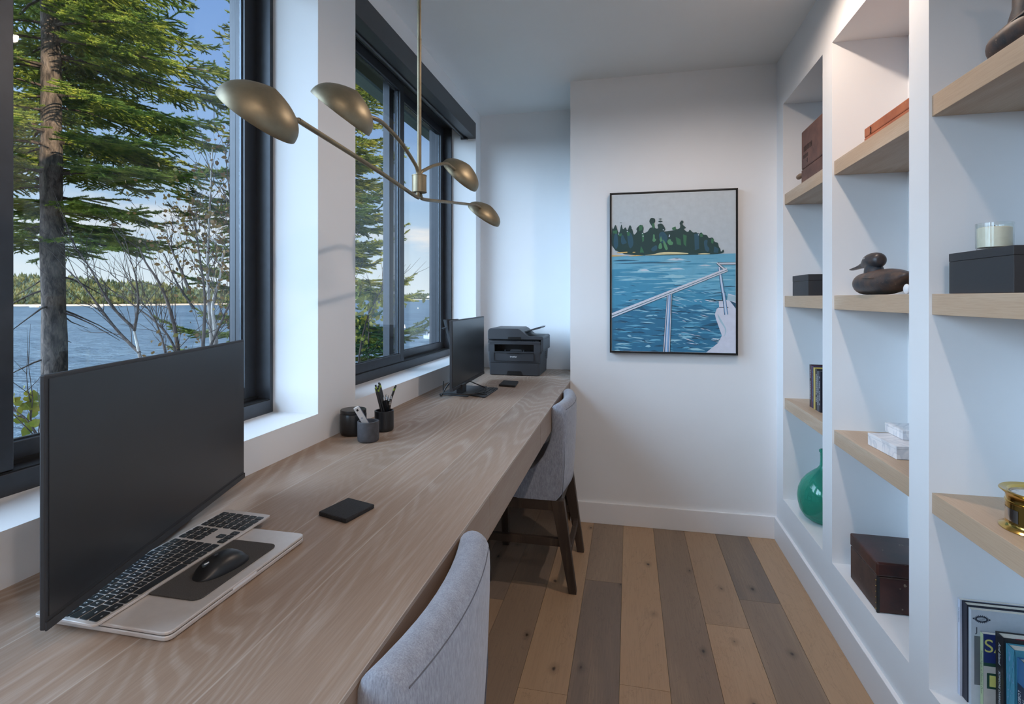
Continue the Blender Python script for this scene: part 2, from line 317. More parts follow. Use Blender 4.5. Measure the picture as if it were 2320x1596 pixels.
class MB:
    """collects faces with material indices, then becomes ONE mesh object"""
    def __init__(s): s.v = []; s.f = []; s.m = []; s.mi = 0
    def add(s, vs, fs, mi=None):
        n = len(s.v); s.v += [tuple(v) for v in vs]; s.f += [[i+n for i in f] for f in fs]; s.m += [s.mi if mi is None else mi]*len(fs); return s
    def box(s, x0, x1, y0, y1, z0, z1, mi=None):
        vs = [(x, y, z) for x in (x0, x1) for y in (y0, y1) for z in (z0, z1)]
        return s.add(vs, [(0, 1, 3, 2), (4, 6, 7, 5), (0, 4, 5, 1), (2, 3, 7, 6), (0, 2, 6, 4), (1, 5, 7, 3)], mi)
    def obox(s, c, size, rot=None, mi=None):
        R = rot if rot is not None else Matrix.Identity(3)
        hx, hy, hz = [d/2 for d in size]; vs = [Vector(c)+R @ Vector((x, y, z)) for x in (-hx, hx) for y in (-hy, hy) for z in (-hz, hz)]
        return s.add(vs, [(0, 1, 3, 2), (4, 6, 7, 5), (0, 4, 5, 1), (2, 3, 7, 6), (0, 2, 6, 4), (1, 5, 7, 3)], mi)
    def prism(s, pts, axis, a0, a1, mi=None):
        def P(p, a):
            return {'x': (a, p[0], p[1]), 'y': (p[0], a, p[1]), 'z': (p[0], p[1], a)}[axis]
        n = len(pts); vs = [P(p, a0) for p in pts]+[P(p, a1) for p in pts]
        fs = [list(range(n))[::-1], list(range(n, 2*n))]+[(i, (i+1) % n, n+(i+1) % n, n+i) for i in range(n)]
        return s.add(vs, fs, mi)
    def tube(s, path, r, seg=8, mi=None, cap=True, flat=None):
        path = [Vector(p) for p in path]; rs = r if isinstance(r, (list, tuple)) else [r]*len(path)
        rings = []; up = Vector((0, 0, 1)); prev = None
        for i, p in enumerate(path):
            d = (path[min(i+1, len(path)-1)]-path[max(i-1, 0)]).normalized()
            if prev is None:
                a = d.cross(up) if abs(d.dot(up)) < .95 else d.cross(Vector((1, 0, 0)))
            else: a = prev-d*prev.dot(d)
            a.normalize(); b = d.cross(a); prev = a
            rings.append([p+(a*math.cos(2*PI*k/seg)+b*math.sin(2*PI*k/seg))*rs[i] for k in range(seg)])
        vs = [v for rg in rings for v in rg]; n = len(rings)
        fs = [(i*seg+k, i*seg+(k+1) % seg, (i+1)*seg+(k+1) % seg, (i+1)*seg+k) for i in range(n-1) for k in range(seg)]
        if cap: fs += [list(range(seg))[::-1], [(n-1)*seg+k for k in range(seg)]]
        return s.add(vs, fs, mi)
    def rings(s, rings, mi=None, cap=True):
        seg = len(rings[0]); vs = [v for rg in rings for v in rg]; n = len(rings)
        fs = [(i*seg+k, i*seg+(k+1) % seg, (i+1)*seg+(k+1) % seg, (i+1)*seg+k) for i in range(n-1) for k in range(seg)]
        if cap: fs += [list(range(seg))[::-1], [(n-1)*seg+k for k in range(seg)]]
        return s.add(vs, fs, mi)
    def lathe(s, prof, c=(0, 0, 0), seg=32, mi=None, cap=True):
        rg = [[(c[0]+r*math.cos(2*PI*k/seg), c[1]+r*math.sin(2*PI*k/seg), c[2]+z) for k in range(seg)] for r, z in prof]
        return s.rings(rg, mi, cap)
    def sphere(s, c, r, seg=16, n=10, mi=None):
        r = r if isinstance(r, (tuple, list)) else (r, r, r)
        rg = [[(c[0]+r[0]*math.sin(PI*i/n)*math.cos(2*PI*k/seg), c[1]+r[1]*math.sin(PI*i/n)*math.sin(2*PI*k/seg), c[2]-r[2]*math.cos(PI*i/n)) for k in range(seg)] for i in range(n+1)]
        return s.rings(rg, mi, False)
    def build(s, name, mats, parent=None, smooth=False, bevel=0, seg=2, world=True, sub=0):
        off = world_loc(parent) if (parent and world) else Vector((0, 0, 0))
        me = bpy.data.meshes.new(name); me.from_pydata([tuple(Vector(v)-off) for v in s.v], [], s.f)
        for m in (mats if isinstance(mats, (list, tuple)) else [mats]): me.materials.append(M[m] if isinstance(m, str) else m)
        me.polygons.foreach_set('material_index', s.m)
        bm = bmesh.new(); bm.from_mesh(me); bmesh.ops.remove_doubles(bm, verts=bm.verts, dist=1e-6); bmesh.ops.recalc_face_normals(bm, faces=bm.faces); bm.to_mesh(me); bm.free()
        if smooth:
            me.polygons.foreach_set('use_smooth', [True]*len(me.polygons)); me.set_sharp_from_angle(angle=math.radians(48))
        o = bpy.data.objects.new(name, me); COL.objects.link(o)
        if parent: o.parent = parent
        if bevel:
            md = o.modifiers.new('bevel', 'BEVEL'); md.width = bevel; md.segments = seg; md.limit_method = 'ANGLE'; md.angle_limit = math.radians(40)
            if not smooth: me.polygons.foreach_set('use_smooth', [False]*len(me.polygons))
        if sub:
            md = o.modifiers.new('sub', 'SUBSURF'); md.levels = sub; md.render_levels = sub
        return o

def tag(o, label=None, cat=None, group=None, kind=None):
    if label: o['label'] = label
    if cat: o['category'] = cat
    if group: o['group'] = group
    if kind: o['kind'] = kind
    return o

def thing(name, loc, label, cat, group=None, kind=None):
    o = bpy.data.objects.new(name, None); COL.objects.link(o); o.location = loc; o.empty_display_size = .1
    return tag(o, label, cat, group, kind)

def struct(name, mb, mats, parent=None, **kw):
    o = mb.build(name, mats, parent, **kw); o['kind'] = 'structure'; return o

_tc = {}
def textmesh(body, size):
    if (body, size) in _tc: return _tc[(body, size)]
    cu = bpy.data.curves.new('glyph', 'FONT'); cu.body = body; cu.size = size; cu.align_x = 'CENTER'; cu.align_y = 'CENTER'; cu.resolution_u = 3 if size < .03 else 10
    ob = bpy.data.objects.new('glyph', cu); COL.objects.link(ob); bpy.context.view_layer.update()
    me = bpy.data.meshes.new_from_object(ob.evaluated_get(bpy.context.evaluated_depsgraph_get()))
    r = ([tuple(v.co) for v in me.vertices], [tuple(p.vertices) for p in me.polygons])
    bpy.data.objects.remove(ob); bpy.data.curves.remove(cu); bpy.data.meshes.remove(me); _tc[(body, size)] = r; return r

def addtext(mb, body, size, origin, u, v, mi=0, sx=1.0):
    """flat lettering: origin is the centre, u the reading direction, v the letters' up"""
    vs, fs = textmesh(body, size); o, u, v = Vector(origin), Vector(u), Vector(v)
    mb.add([o+u*(p[0]*sx)+v*p[1] for p in vs], fs, mi)

def rrect(x0, x1, z0, z1, r, n=4):
    """rounded rectangle outline"""
    out = []
    for cx, cz, a0 in ((x1-r, z1-r, 0), (x0+r, z1-r, 90), (x0+r, z0+r, 180), (x1-r, z0+r, 270)):
        for i in range(n+1):
            a = math.radians(a0+90*i/n); out.append((cx+r*math.cos(a), cz+r*math.sin(a)))
    return out
# ------------------------------------------------------------------ the room
XL, XR, YE, YA, ZC = -1.081, .835, 3.346, 3.842, 2.748      # window wall, shelf wall, end wall, alcove wall, ceiling
XD, ZD = -.359, .875                                         # desk front and top
YB = -2.3                                                    # rear wall
WIN = [(1.975, 3.718), (-.034, 1.709), (-2.04, -.30)]  # last one unseen behind the camera, added to bring in daylight
ZS, ZH = .978, 2.654                                         # sill, window head
XO = -1.42
m = MB(); m.box(XL, 1.3, YB, YA, -.12, -.004); struct('subfloor', m, 'ground')['kind'] = 'structure'
# floor planks: (column, start, end, tone 0 tan..1 grey, brightness, seed)
fl = bmesh.new(); tl = fl.loops.layers.float_color.new('tone')
x0c, pw = -.387-.1767*4, .1767
rnd = random.Random(3)
plan = {4-4+3: None}
def runs(col):
    fixed = {3: [(-2.3, .9, .35, .5), (.9, 2.569, .62, .35), (2.569, 3.9, .9, .2)],
             4: [(-2.3, .4, .6, .5), (.4, 1.867, .1, .62), (1.867, 3.9, .12, .5)],
             5: [(-2.3, .7, .2, .5), (.7, 2.654, .95, .38), (2.654, 3.9, .74, .5)],
             6: [(-2.3, .2, .8, .5), (.2, 1.96, .12, .75), (1.96, 3.9, .08, .68)],
             7: [(-2.3, 1.0, .9, .5), (1.0, 3.9, .72, .42)],
             8: [(-2.3, .5, .3, .5), (.5, 2.404, .12, .8), (2.404, 3.9, .28, .58)],
             9: [(-2.3, .8, .1, .6), (.8, 2.63, .74, .48), (2.63, 3.9, .97, .3)],
             10: [(-2.3, 1.2, .7, .5), (1.2, 3.9, .06, .62)]}
    if col in fixed: return fixed[col]
    out = []; y = -2.3-rnd.random()
    while y < 3.9:
        y2 = y+1.2+rnd.random(); out.append((max(y, -2.3), min(y2, 3.9), rnd.random(), rnd.random())); y = y2
    return out
for col in range(0, 11):
    xa = x0c+pw*(col) ; xb = xa+pw
    for (ya, yb, t, br) in runs(col):
        if xa > XR: continue
        g = .0007; vs = [fl.verts.new(p) for p in ((xa+g, ya+g, 0), (min(xb, XR)-g, ya+g, 0), (min(xb, XR)-g, yb-g, 0), (xa+g, yb-g, 0))]
        lo = [fl.verts.new((v.co.x, v.co.y, -.004)) for v in vs]; sd_ = rnd.random()
        fs = [fl.faces.new(vs)]+[fl.faces.new((vs[i], lo[i], lo[(i+1) % 4], vs[(i+1) % 4])) for i in range(4)]
        for f in fs:
            for l in f.loops: l[tl] = (t, br, sd_, 1)
me = bpy.data.meshes.new('floor'); fl.to_mesh(me); me.materials.append(M['floor']); fo = bpy.data.objects.new('floor', me); COL.objects.link(fo); fo['kind'] = 'structure'

m = MB(); m.box(XO, 1.6, YB-.2, YA+.2, ZC, ZC+.2); struct('ceiling', m, 'ceil')
m = MB()
m.box(XO, XL, YB-.2, YA+.2, -.2, ZS); m.box(XO, XL, YB-.2, YA+.2, ZH, ZC)
edges = [YB-.2, WIN[2][0], WIN[2][1], WIN[1][0], WIN[1][1], WIN[0][0], WIN[0][1], YA+.2]
for i in range(0, 8, 2): m.box(XO, XL, edges[i], edges[i+1], ZS, ZH)
struct('wall_left', m, 'wall')
m = MB(); m.box(XD, XR+.6, YE, YA+.2, -.1, ZC); struct('wall_end', m, 'wall')
m = MB(); m.box(XL-.2, XD+.01, YA, YA+.2, -.1, ZC); struct('wall_alcove', m, 'wall')
m = MB(); m.box(XO, 1.6, YB-.2, YB, -.1, ZC); struct('wall_rear', m, 'wall')
# shelf wall with tall niches
XN = 1.115; ZN0, ZN1 = .276, 2.466
BAY = [(2.596, 3.213), (1.851, 2.483), (1.112, 1.741), (.37, 1.0)]
m = MB(); m.box(XR, XN, YB, YE+.02, -.1, ZN0); m.box(XR, XN, YB, YE+.02, ZN1, ZC); m.box(XN, 1.6, YB, YE+.02, -.1, ZC)
ye = sorted([YB, YE+.02]+[v for b in BAY for v in b])
for i in range(0, len(ye), 2): m.box(XR, XN, ye[i], ye[i+1], ZN0, ZN1)
struct('wall_right', m, 'wall')
m = MB(); m.prism([(0, YE-.015), (0, YE-.015)], 'x', 0, 0) if False else None
m.box(XD+.002, XR, YE-.016, YE, 0, .128); struct('baseboard_end', m, 'trim', bevel=.002)
m = MB(); m.box(XR-.016, XR, YB, YE-.016, 0, .128); struct('baseboard_right', m, 'trim', bevel=.002)

# windows: black two-panel sliders; XF front of the frame
XF = -1.262
def window(i, y0, y1):
    w = thing('window_%d' % i, (XF, (y0+y1)/2, ZS), None, None, None, 'structure')
    def fr(m, x0, x1, ya, yb, za, zb, ty, tz0, tz1):
        m.box(x0, x1, ya, ya+ty, za, zb); m.box(x0, x1, yb-ty, yb, za, zb); m.box(x0, x1, ya+ty, yb-ty, za, za+tz0); m.box(x0, x1, ya+ty, yb-ty, zb-tz1, zb)
    m = MB(); fr(m, XO-.012, XF, y0, y1, ZS, ZH, .016, .046, .03); struct('window_frame', m, 'frame', w, bevel=.0015)
    m = MB(); m.box(XF-.055, XF-.004, y0+.016, y1-.016, ZS+.046, ZS+.049); m.box(XF-.056, XF-.05, y0+.016, y1-.016, ZS+.049, ZS+.058); m.box(XF-.055, XF-.004, y0+.016, y1-.016, ZH-.034, ZH-.03); struct('window_track', m, 'track', w)
    ym = (y0+y1)/2
    for nm, xa, xb, ya, yb in (('inner_sash', XF-.045, XF-.008, y0+.016, ym+.04), ('outer_sash', XF-.1, XF-.06, ym-.045, y1-.016)):
        m = MB(); fr(m, xa, xb, ya, yb, ZS+.05, ZH-.03, .055, .045, .05); s = struct(nm, m, 'frame', w, bevel=.0015)
        b = MB(); fr(b, xb-.019, xb-.012, ya+.053, yb-.053, ZS+.093, ZH-.078, .007, .006, .007); struct('glazing_bead', b, 'bead', s)
        g = MB(); xm = xb-.02; g.box(xm, xm+.005, ya+.06, yb-.06, ZS+.098, ZH-.085); struct('glass_pane', g, 'glass', s)
    return w
for i, (a, b) in enumerate(WIN): window(i+1, a, b)
# roof slab and eave outside
m = MB(); m.box(-2.27, -1.42, -3.2, 5.2, 3.0, 3.35)if False else None
m = MB(); m.box(-2.0, -1.893, -3.2, 6.0, 3.0, 3.03); m.box(-1.817, XO+.001, -3.2, 6.0, 3.0, 3.03); m.box(-2.0, -1.94, -3.2, 6.0, 3.03, 3.4); struct('trim_1', m, 'eave1')
m = MB(); m.box(-1.94, XO+.001, -3.2, 6.0, 3.032, 3.05); struct('trim_2', m, 'eave2')
m = MB(); m.box(-1.94, 4.2, -3.2, 4.2, 3.052, 3.36); m.box(-1.42, .8, -3.0, 2.9, 3.36, 5.4); struct('roof', m, 'eave2')  # box above the slab: unseen upper storey added to shade the trees
m = MB(); m.box(XO, XO+.1, YB-.2, YA+.2, ZC+.2, 3.03); struct('wall_upper', m, 'wall')

# roller blind cassette over the far window
bl = thing('roller_blind', (XL, (WIN[0][0]+WIN[0][1])/2, 2.545), 'long charcoal metal blind cassette above the far window', 'blind')
m = MB(); y0, y1 = WIN[0]; prof = [(XL, 2.544), (XL, 2.656), (XL-.1, 2.656), (XL-.1, 2.552), (XL-.058, 2.552), (XL-.058, 2.544)]
m.prism(prof, 'y', y0+.002, y1-.002); m.build('cassette', 'blind', bl, bevel=.0015)
m = MB(); m.tube([(XL-.085, y0+.01, 2.55), (XL-.085, y1-.02, 2.55)], .011, 10); m.build('blind_roll', 'black', bl, smooth=True)
m = MB(); m.box(XL-.1, XL-.05, y1-.05, y1-.03, 2.532, 2.55); m.tube([(XL-.075, y1-.06+.012*math.sin(i*1.5), 2.548-.012*abs(math.sin(i*.9))) for i in range(9)], .0025, 6); m.build('end_bracket', 'black', bl)

# recessed downlights: one over the niches, two unseen added behind as room fill
def downlight(x, y, label, power=34):
    t = thing('recessed_downlight', (x, y, ZC), label, 'light', 'ceiling downlights')
    m = MB(); m.lathe([(.028, 0), (.048, 0), (.05, -.004), (.03, -.006), (.028, -.002)], (x, y, ZC-.0005), 32, cap=False); m.build('trim_ring', 'trim', t, smooth=True)
    m = MB(); m.lathe([(.0, 0), (.027, 0)], (x, y, ZC-.002), 24, cap=False); m.build('lens', 'lampglow', t)
    ld = bpy.data.lights.new('downlight_lamp', 'SPOT'); l = bpy.data.objects.new('downlight_lamp', ld); COL.objects.link(l); l.parent = t
    ld.energy = power; ld.color = (1.0, .80, .66); ld.shadow_soft_size = .028; ld.spot_size = math.radians(168); ld.spot_blend = .5; l.location = (0, 0, -.012)
downlight(.425, 2.13, 'round white recessed ceiling light over the middle niche')
downlight(.425, -.1, 'added fill light, unseen in the ceiling behind the near chair', 26)
downlight(.425, -1.6, 'added fill light, unseen in the ceiling by the rear wall', 44)

# ------------------------------------------------------------------ niche shelves: each board a thing
for bi, (ya, yb) in enumerate(BAY[:3]):
    for si, zt in enumerate((1.966, 1.402, .8365)):
        m = MB(); x0 = XR+.0075; m.box(x0, XN, ya, yb, zt-.059, zt)
        o = m.build('shelf_board', 'shelf', None, bevel=.001)
        what = [['dark brown wooden box', 'orange cedar box', 'upper duck decoy'], ['small black box', 'duck decoy with its beak shown', 'long black box with a candle'], ['row of small books', 'stacked white marble boxes', 'brass ship clock']][si][bi]
        tag(o, 'thick pale oak niche shelf carrying the '+what, 'shelf', 'oak shelves in the wall niches')

# ------------------------------------------------------------------ desk
dk = thing('built_in_desk', (XD, 1.5, 0), 'long wall-to-wall limed oak desk with flat drawers under the windows', 'desk')
m = MB(); y0 = YB; m.box(XL, XD, y0, YE, ZD-.008, ZD); m.box(XL, XD, YE, YA, ZD-.008, ZD); m.build('desktop', 'desk', dk)
m = MB(); m.box(XL, XD-.022, y0, YE, ZD-.1, ZD-.008); m.box(XL, XD, YE, YA, ZD-.1, ZD-.008); m.build('under_frame', 'deskface', dk)
sm = [YB, -.6, .39, 1.366, 2.19, 3.02, YE]
for a, b in zip(sm[:-1], sm[1:]):
    m = MB(); m.box(XD-.02, XD, a+.0012, b-.0012, ZD-.115, ZD-.0085); m.build('drawer_front', 'deskface', dk)

# ------------------------------------------------------------------ upholstered chairs
def chair(name, dx, dy, label):
    X0, Y0 = -.30+dx, 2.735+dy
    t = thing(name, (X0, Y0, 0), label, 'chair', 'grey upholstered chairs at the desk')
    hw = .232
    def bow(v): return .028*(1-(v/hw)**2)-.010
    # backrest: side profile swept across the width with a gentle inward bow
    prof = [(-.215, .434), (-.1, .434), (-.002, .434), (.010, .60), (.016, .74), (.018, .84), (.012, .872), (-.006, .888), (-.028, .890), (-.046, .878), (-.054, .855), (-.050, .80), (-.051, .75), (-.068, .69), (-.098, .625), (-.150, .575), (-.215, .548)]
    for _ in range(1):
        q_ = [prof[0]]
        for a_, b_ in zip(prof[:-1], prof[1:]): q_ += [(a_[0]*.75+b_[0]*.25, a_[1]*.75+b_[1]*.25), (a_[0]*.25+b_[0]*.75, a_[1]*.25+b_[1]*.75)]
        prof = q_+[prof[-1]]
    ends = [(.945+.055*math.sin(math.radians(p_)), .3+.7*math.cos(math.radians(p_)), .028*(1-math.cos(math.radians(p_)))) for p_ in (0, 20, 38, 55, 72, 90)]
    st = [(-e[0], e[1], e[2]) for e in ends[::-1]]+[(v_, 1, 0) for v_ in (-.8, -.6, -.4, -.2, 0, .2, .4, .6, .8)]+ends
    rg = []
    for s_, kk, dz in st:
        v = s_*hw
        cx = -.02; pts = []
        for (px_, pz_) in prof:
            w_ = min(1, max(0, (pz_-.56)/.2)); k = 1-(1-kk)*w_
            pts.append((X0+cx+(px_-cx)*k+bow(v), Y0+v, pz_-dz*min(1, max(0, (pz_-.7)/.15))))
        rg.append(pts)
    m = MB(); m.rings(rg); b = m.build('backrest', 'fabric', t, smooth=True, bevel=0)
    # piped seams along the back's upper edges
    def seamline(px_, pz_, off=.0015):
        return [(X0+px_+bow(s_*hw)+off, Y0+s_*hw, pz_) for s_ in [-.9+1.8*i/16 for i in range(17)]]
    for q in (seamline(.0125, .862, .0012),):
        m = MB(); m.tube(q, .0014, 6); m.build('seam_piping', 'seam', b, smooth=True)
    for s_ in (-1, 1):
        m = MB(); m.tube([(X0+x+bow(.975*hw), Y0+s_*.972*hw, z) for x, z in ((.0075, .845), (.0085, .76), (.0105, .68), (.0115, .60), (.001, .44))], .0014, 6); m.build('seam_piping', 'seam', b, smooth=True)
    # seat: boxy cushion with skirt
    m = MB(); ps = [(-.2085, .434), (-.2085, .540), (-.215, .545), (-.27, .548), (-.41, .542), (-.435, .525), (-.44, .49), (-.436, .435)]
    m.rings([[(X0+x+(-.0 if x > -.05 else 0)-.008, Y0+v, z-(.008 if abs(v) > hw-.004 and z > .5 else 0)) for x, z in ps] for v in (-hw, -hw+.012, -.1, .1, hw-.012, hw)]); m.build('seat', 'fabric', t, smooth=False, bevel=.012, seg=3)
    # frame
    def leg(p0, p1, a, b_):
        m = MB(); rg = []
        for p, s_ in ((p0, a), (p1, b_)):
            rg.append([(X0+p[0]+sx*s_[0]/2, Y0+p[1]+sy*s_[1]/2, p[2]) for sx, sy in ((-1, -1), (1, -1), (1, 1), (-1, 1))])
        m.rings(rg); m.build('leg', 'darkwood', t, bevel=.002)
    for s_ in (-1, 1):
        leg((-.03, s_*(hw-.022), .434), (.042, s_*(hw-.020), 0), (.062, .042), (.036, .036))
        leg((-.395, s_*(hw-.022), .434), (-.378, s_*(hw-.022), 0), (.046, .042), (.034, .036))
        m = MB(); m.box(X0-.40, X0-.03, Y0+s_*(hw-.022)-.014, Y0+s_*(hw-.022)+.014, .384, .432); m.build('apron', 'darkwood', t, bevel=.001)
        m = MB(); m.rings([[(X0+x, Y0+s_*(hw-.022)+yy, z) for yy, z in ((-.012, .214), (.012, .214), (.012, .25), (-.012, .25))] for x in (-.385, .006)]); m.build('stretcher', 'darkwood', t, bevel=.001)
    m = MB(); m.box(X0-.045, X0-.017, Y0-hw+.04, Y0+hw-.04, .384, .432); m.build('apron', 'darkwood', t, bevel=.001)
    m = MB(); m.box(X0+.006, X0+.028, Y0-hw+.036, Y0+hw-.036, .15, .186); m.build('stretcher', 'darkwood', t, bevel=.001)
    return t
chair('desk_chair', 0, 0, 'grey fabric desk chair tucked under the desk by the end wall, dark wood legs shown')
chair('desk_chair', 0, -1.85, 'near grey fabric desk chair, only its curved back rising beside the desk edge')

# ------------------------------------------------------------------ near monitor, laptop, keyboard, mouse
def monitor(name, p0, p1, z0, z1, th, label, chin=.012):
    """screen faces +x side; p0 near bottom corner, p1 far bottom corner of the screen face"""
    p0, p1 = Vector((p0[0], p0[1], 0)), Vector((p1[0], p1[1], 0)); u = (p1-p0).normalized(); L = (p1-p0).length
    n = Vector((u.y, -u.x, 0)); root = thing(name, (((p0+p1)/2-n*.08).x, ((p0+p1)/2-n*.08).y, ZD), label, 'monitor', 'desk monitors')
    P = lambda a, d, z: tuple(p0+u*a+n*d+Vector((0, 0, z)))
    def slab(m, a0, a1, d0, d1, za, zb):
        m.add([P(a, d, z) for a in (a0, a1) for d in (d0, d1) for z in (za, zb)], [(0, 1, 3, 2), (4, 6, 7, 5), (0, 4, 5, 1), (2, 3, 7, 6), (0, 2, 6, 4), (1, 5, 7, 3)]); return m
    slab(MB(), 0, L, -th, -.0008, z0, z1).build('housing', 'blackmatt', root, bevel=.002)
    slab(MB(), .006, L-.006, -.001, .0003, z0+chin+.006, z1-.006).build('screen', 'screen', root)
    slab(MB(), 0, L, -.001, .0015, z0, z0+chin).build('chin', 'blackmatt', root)
    slab(MB(), L*.25, L*.75, -th-.018, -th, z0+.05, z1-.08).build('rear_housing', 'blackmatt', root, bevel=.01)
    return root, P, slab, L
r1, P1, slab1, L1 = monitor('computer_monitor', (-.806, .597), (-.988, 1.222), .9185, 1.281, .009, 'large black monitor at the near end of the desk, behind the keyboard')
m = MB(); slab1(m, L1/2-.035, L1/2+.035, -.085, -.06, ZD+.01, 1.12); m.build('stand_post', 'blackmatt', r1, bevel=.004)
m = MB(); slab1(m, .26, L1-.16, -.125, -.052, ZD, ZD+.01); m.build('stand_base', 'blackmatt', r1, bevel=.003)
r2, P2, slab2, L2 = monitor('computer_monitor', (-.872, 2.572), (-.887, 3.235), .9165, 1.277, .015, 'far black monitor beside the printer, cable coiled at its foot', .014)
m = MB(); z = 1.272
rg = []
for k, (zz, ya, yb, d) in enumerate(((.93, 2.86, 2.90, -.03), (1.05, 2.80, 2.90, -.035), (1.16, 2.755, 2.90, -.045), (1.272, 2.705, 2.90, -.052))):
    xc = -.905+d*.9
    rg.append([(xc-.045*math.sin(PI*i/10)*((zz-.86)/.4), ya+(yb-ya)*i/10, zz) for i in range(11)]+[(xc-.045*math.sin(PI*i/10)*((zz-.86)/.4)+.006, ya+(yb-ya)*i/10, zz) for i in range(10, -1, -1)])
m.rings(rg); m.build('stand_post', 'blackmatt', r2, smooth=False)
m = MB(); m.tube([(-.955, 2.712, 1.232), (-.985, 2.74, 1.227), (-.99, 2.80, 1.218), (-.975, 2.88, 1.205)], .003, 8); m.build('cable_loop_ring', 'blackmatt', r2, smooth=True)
m = MB(); m.prism([(-.985, 2.69), (-.82, 2.665), (-.80, 2.98), (-.975, 2.99)], 'z', ZD, ZD+.007); m.build('stand_base', 'blackmatt', r2, bevel=.002)
m = MB(); m.box(-.90, -.865, 2.72, 2.79, ZD+.007, .93); m.build('stand_foot', 'black', r2, bevel=.003)
m = MB(); m.tube([(-.905, 2.68, .965), (-.93, 2.655, .93), (-.955, 2.64, ZD+.006), (-.965, 2.655, ZD+.004)], .004, 8); m.build('power_plug', 'black', r2, smooth=True)
# black tablet keyboard lying by the far monitor + cable
kb2 = thing('compact_keyboard', (-.76, 2.78, ZD), 'compact black keyboard lying flat at the foot of the far monitor', 'keyboard')
m = MB(); m.prism([(-.818, 2.70), (-.723, 2.655), (-.722, 2.93), (-.806, 2.95)], 'z', ZD, ZD+.008); m.build('keyboard_tray', 'blackmatt', kb2, bevel=.002)
for i in range(4):
    for j in range(7):
        xx = -.806+.0215*i; yy = 2.715+.031*j-.45*(xx+.806)*(1-j/7)*.5
        m = MB(); m.box(xx, xx+.017, yy, yy+.026, ZD+.008, ZD+.0115); m.build('key', 'bead' if False else 'key', kb2)
pc = MB(); pts = [(-.95, 2.66, .955), (-.945, 2.645, .90), (-.91, 2.63, ZD+.022), (-.85, 2.635, ZD+.018), (-.79, 2.67, ZD+.017), (-.745, 2.74, ZD+.018), (-.765, 2.83, ZD+.02), (-.82, 2.875, ZD+.03), (-.905, 2.88, .935)]
def smooth_path(pts, n=6):
    out = []; P = [Vector(p) for p in pts]
    for i in range(len(P)-1):
        a, b, c, d = P[max(i-1, 0)], P[i], P[i+1], P[min(i+2, len(P)-1)]
        for k in range(n):
            t = k/n; out.append(.5*((2*b)+(c-a)*t+(2*a-5*b+4*c-d)*t*t+(3*b-a-3*c+d)*t**3))
    out.append(P[-1]); return out
pc.tube(smooth_path(pts), .0032, 8); tag(pc.build('monitor_cable', 'black', None, smooth=True), 'thin black cable looping down behind the far monitor onto the keyboard', 'cable')

# laptop (closed) with felt pad on it
lp = thing('closed_laptop', (-.79, .84, ZD), 'closed silver laptop lying under the keyboard', 'laptop')
m = MB(); o = rrect(-.918, -.670, .667, 1.012, .012); m.prism(o, 'z', ZD+.0015, ZD+.0095); m.build('base', 'alu', lp, bevel=.002)
m = MB(); m.prism(o, 'z', ZD+.0103, ZD+.0158); m.build('lid', 'alu', lp, bevel=.0015)
m = MB(); m.prism(rrect(-.917, -.671, .668, 1.011, .011), 'z', ZD+.0095, ZD+.0103); m.build('hinge_gap', 'black', lp)
m = MB(); m.box(-.6715, -.6695, .80, .86, ZD+.0085, ZD+.0125); m.build('opening_notch', 'white', lp)
m = MB(); m.box(-.9, -.69, .68, 1.0, ZD, ZD+.0016); m.build('foot_strip', 'black', lp)
m = MB(); m.prism(rrect(-.80, -.692, .746, .952, .014), 'z', ZD+.0158, ZD+.0182); pad = m.build('mouse_pad', 'felt', None, bevel=.0006); tag(pad, 'dark grey felt pad on the silver laptop, under the mouse', 'mouse pad')
# mouse
ms = thing('computer_mouse', (-.733, .847, ZD+.0185), 'black wireless mouse resting on the grey felt pad', 'mouse')
ang = math.radians(-11); Rm = Matrix.Rotation(ang, 3, 'Z')
rg = []; N = 24
for i in range(N+1):
    t = i/N; a = (1-math.cos(PI*t))/2; y = -.053+.106*a
    hw_ = .030*math.sqrt(max(0, 1-abs(2*a-1)**2.6))*(1.0-.06*math.sin(PI*a)); hh = .029*(max(0, math.sin(PI*min(1, max(0, a*.93+.05))))**.62)*(1.08-.25*(1-a)) if 0 < a < 1 else 0
    hh *= (1-abs(2*a-1)**5)
    ring = []
    for k in range(17):
        th = PI*k/16; cx = math.cos(th); sxx = math.sin(th)
        ring.append((hw_*cx*(1 if sxx > .25 else 1), y, hh*sxx**.8))
    ring += [(hw_*.82*c_, y, 0) for c_ in (-.6, 0, .6)]
    rg.append([tuple(Rm @ Vector(p)+Vector((-.733, .847, ZD+.0186))) for p in ring])
m = MB(); m.rings(rg); m.build('shell', 'black', ms, smooth=True)
c = Rm @ Vector((0, -.032, .0192))+Vector((-.733, .847, ZD+.0186)); m = MB(); m.obox(c, (.006, .015, .008), Rm); m.build('scroll_wheel', 'bead', ms, bevel=.003, seg=3)
c = Rm @ Vector((0, -.012, .0283))+Vector((-.733, .847, ZD+.0186)); m = MB(); m.obox(c, (.004, .008, .003), Rm); m.build('mode_button', 'blackmatt', ms, bevel=.001)
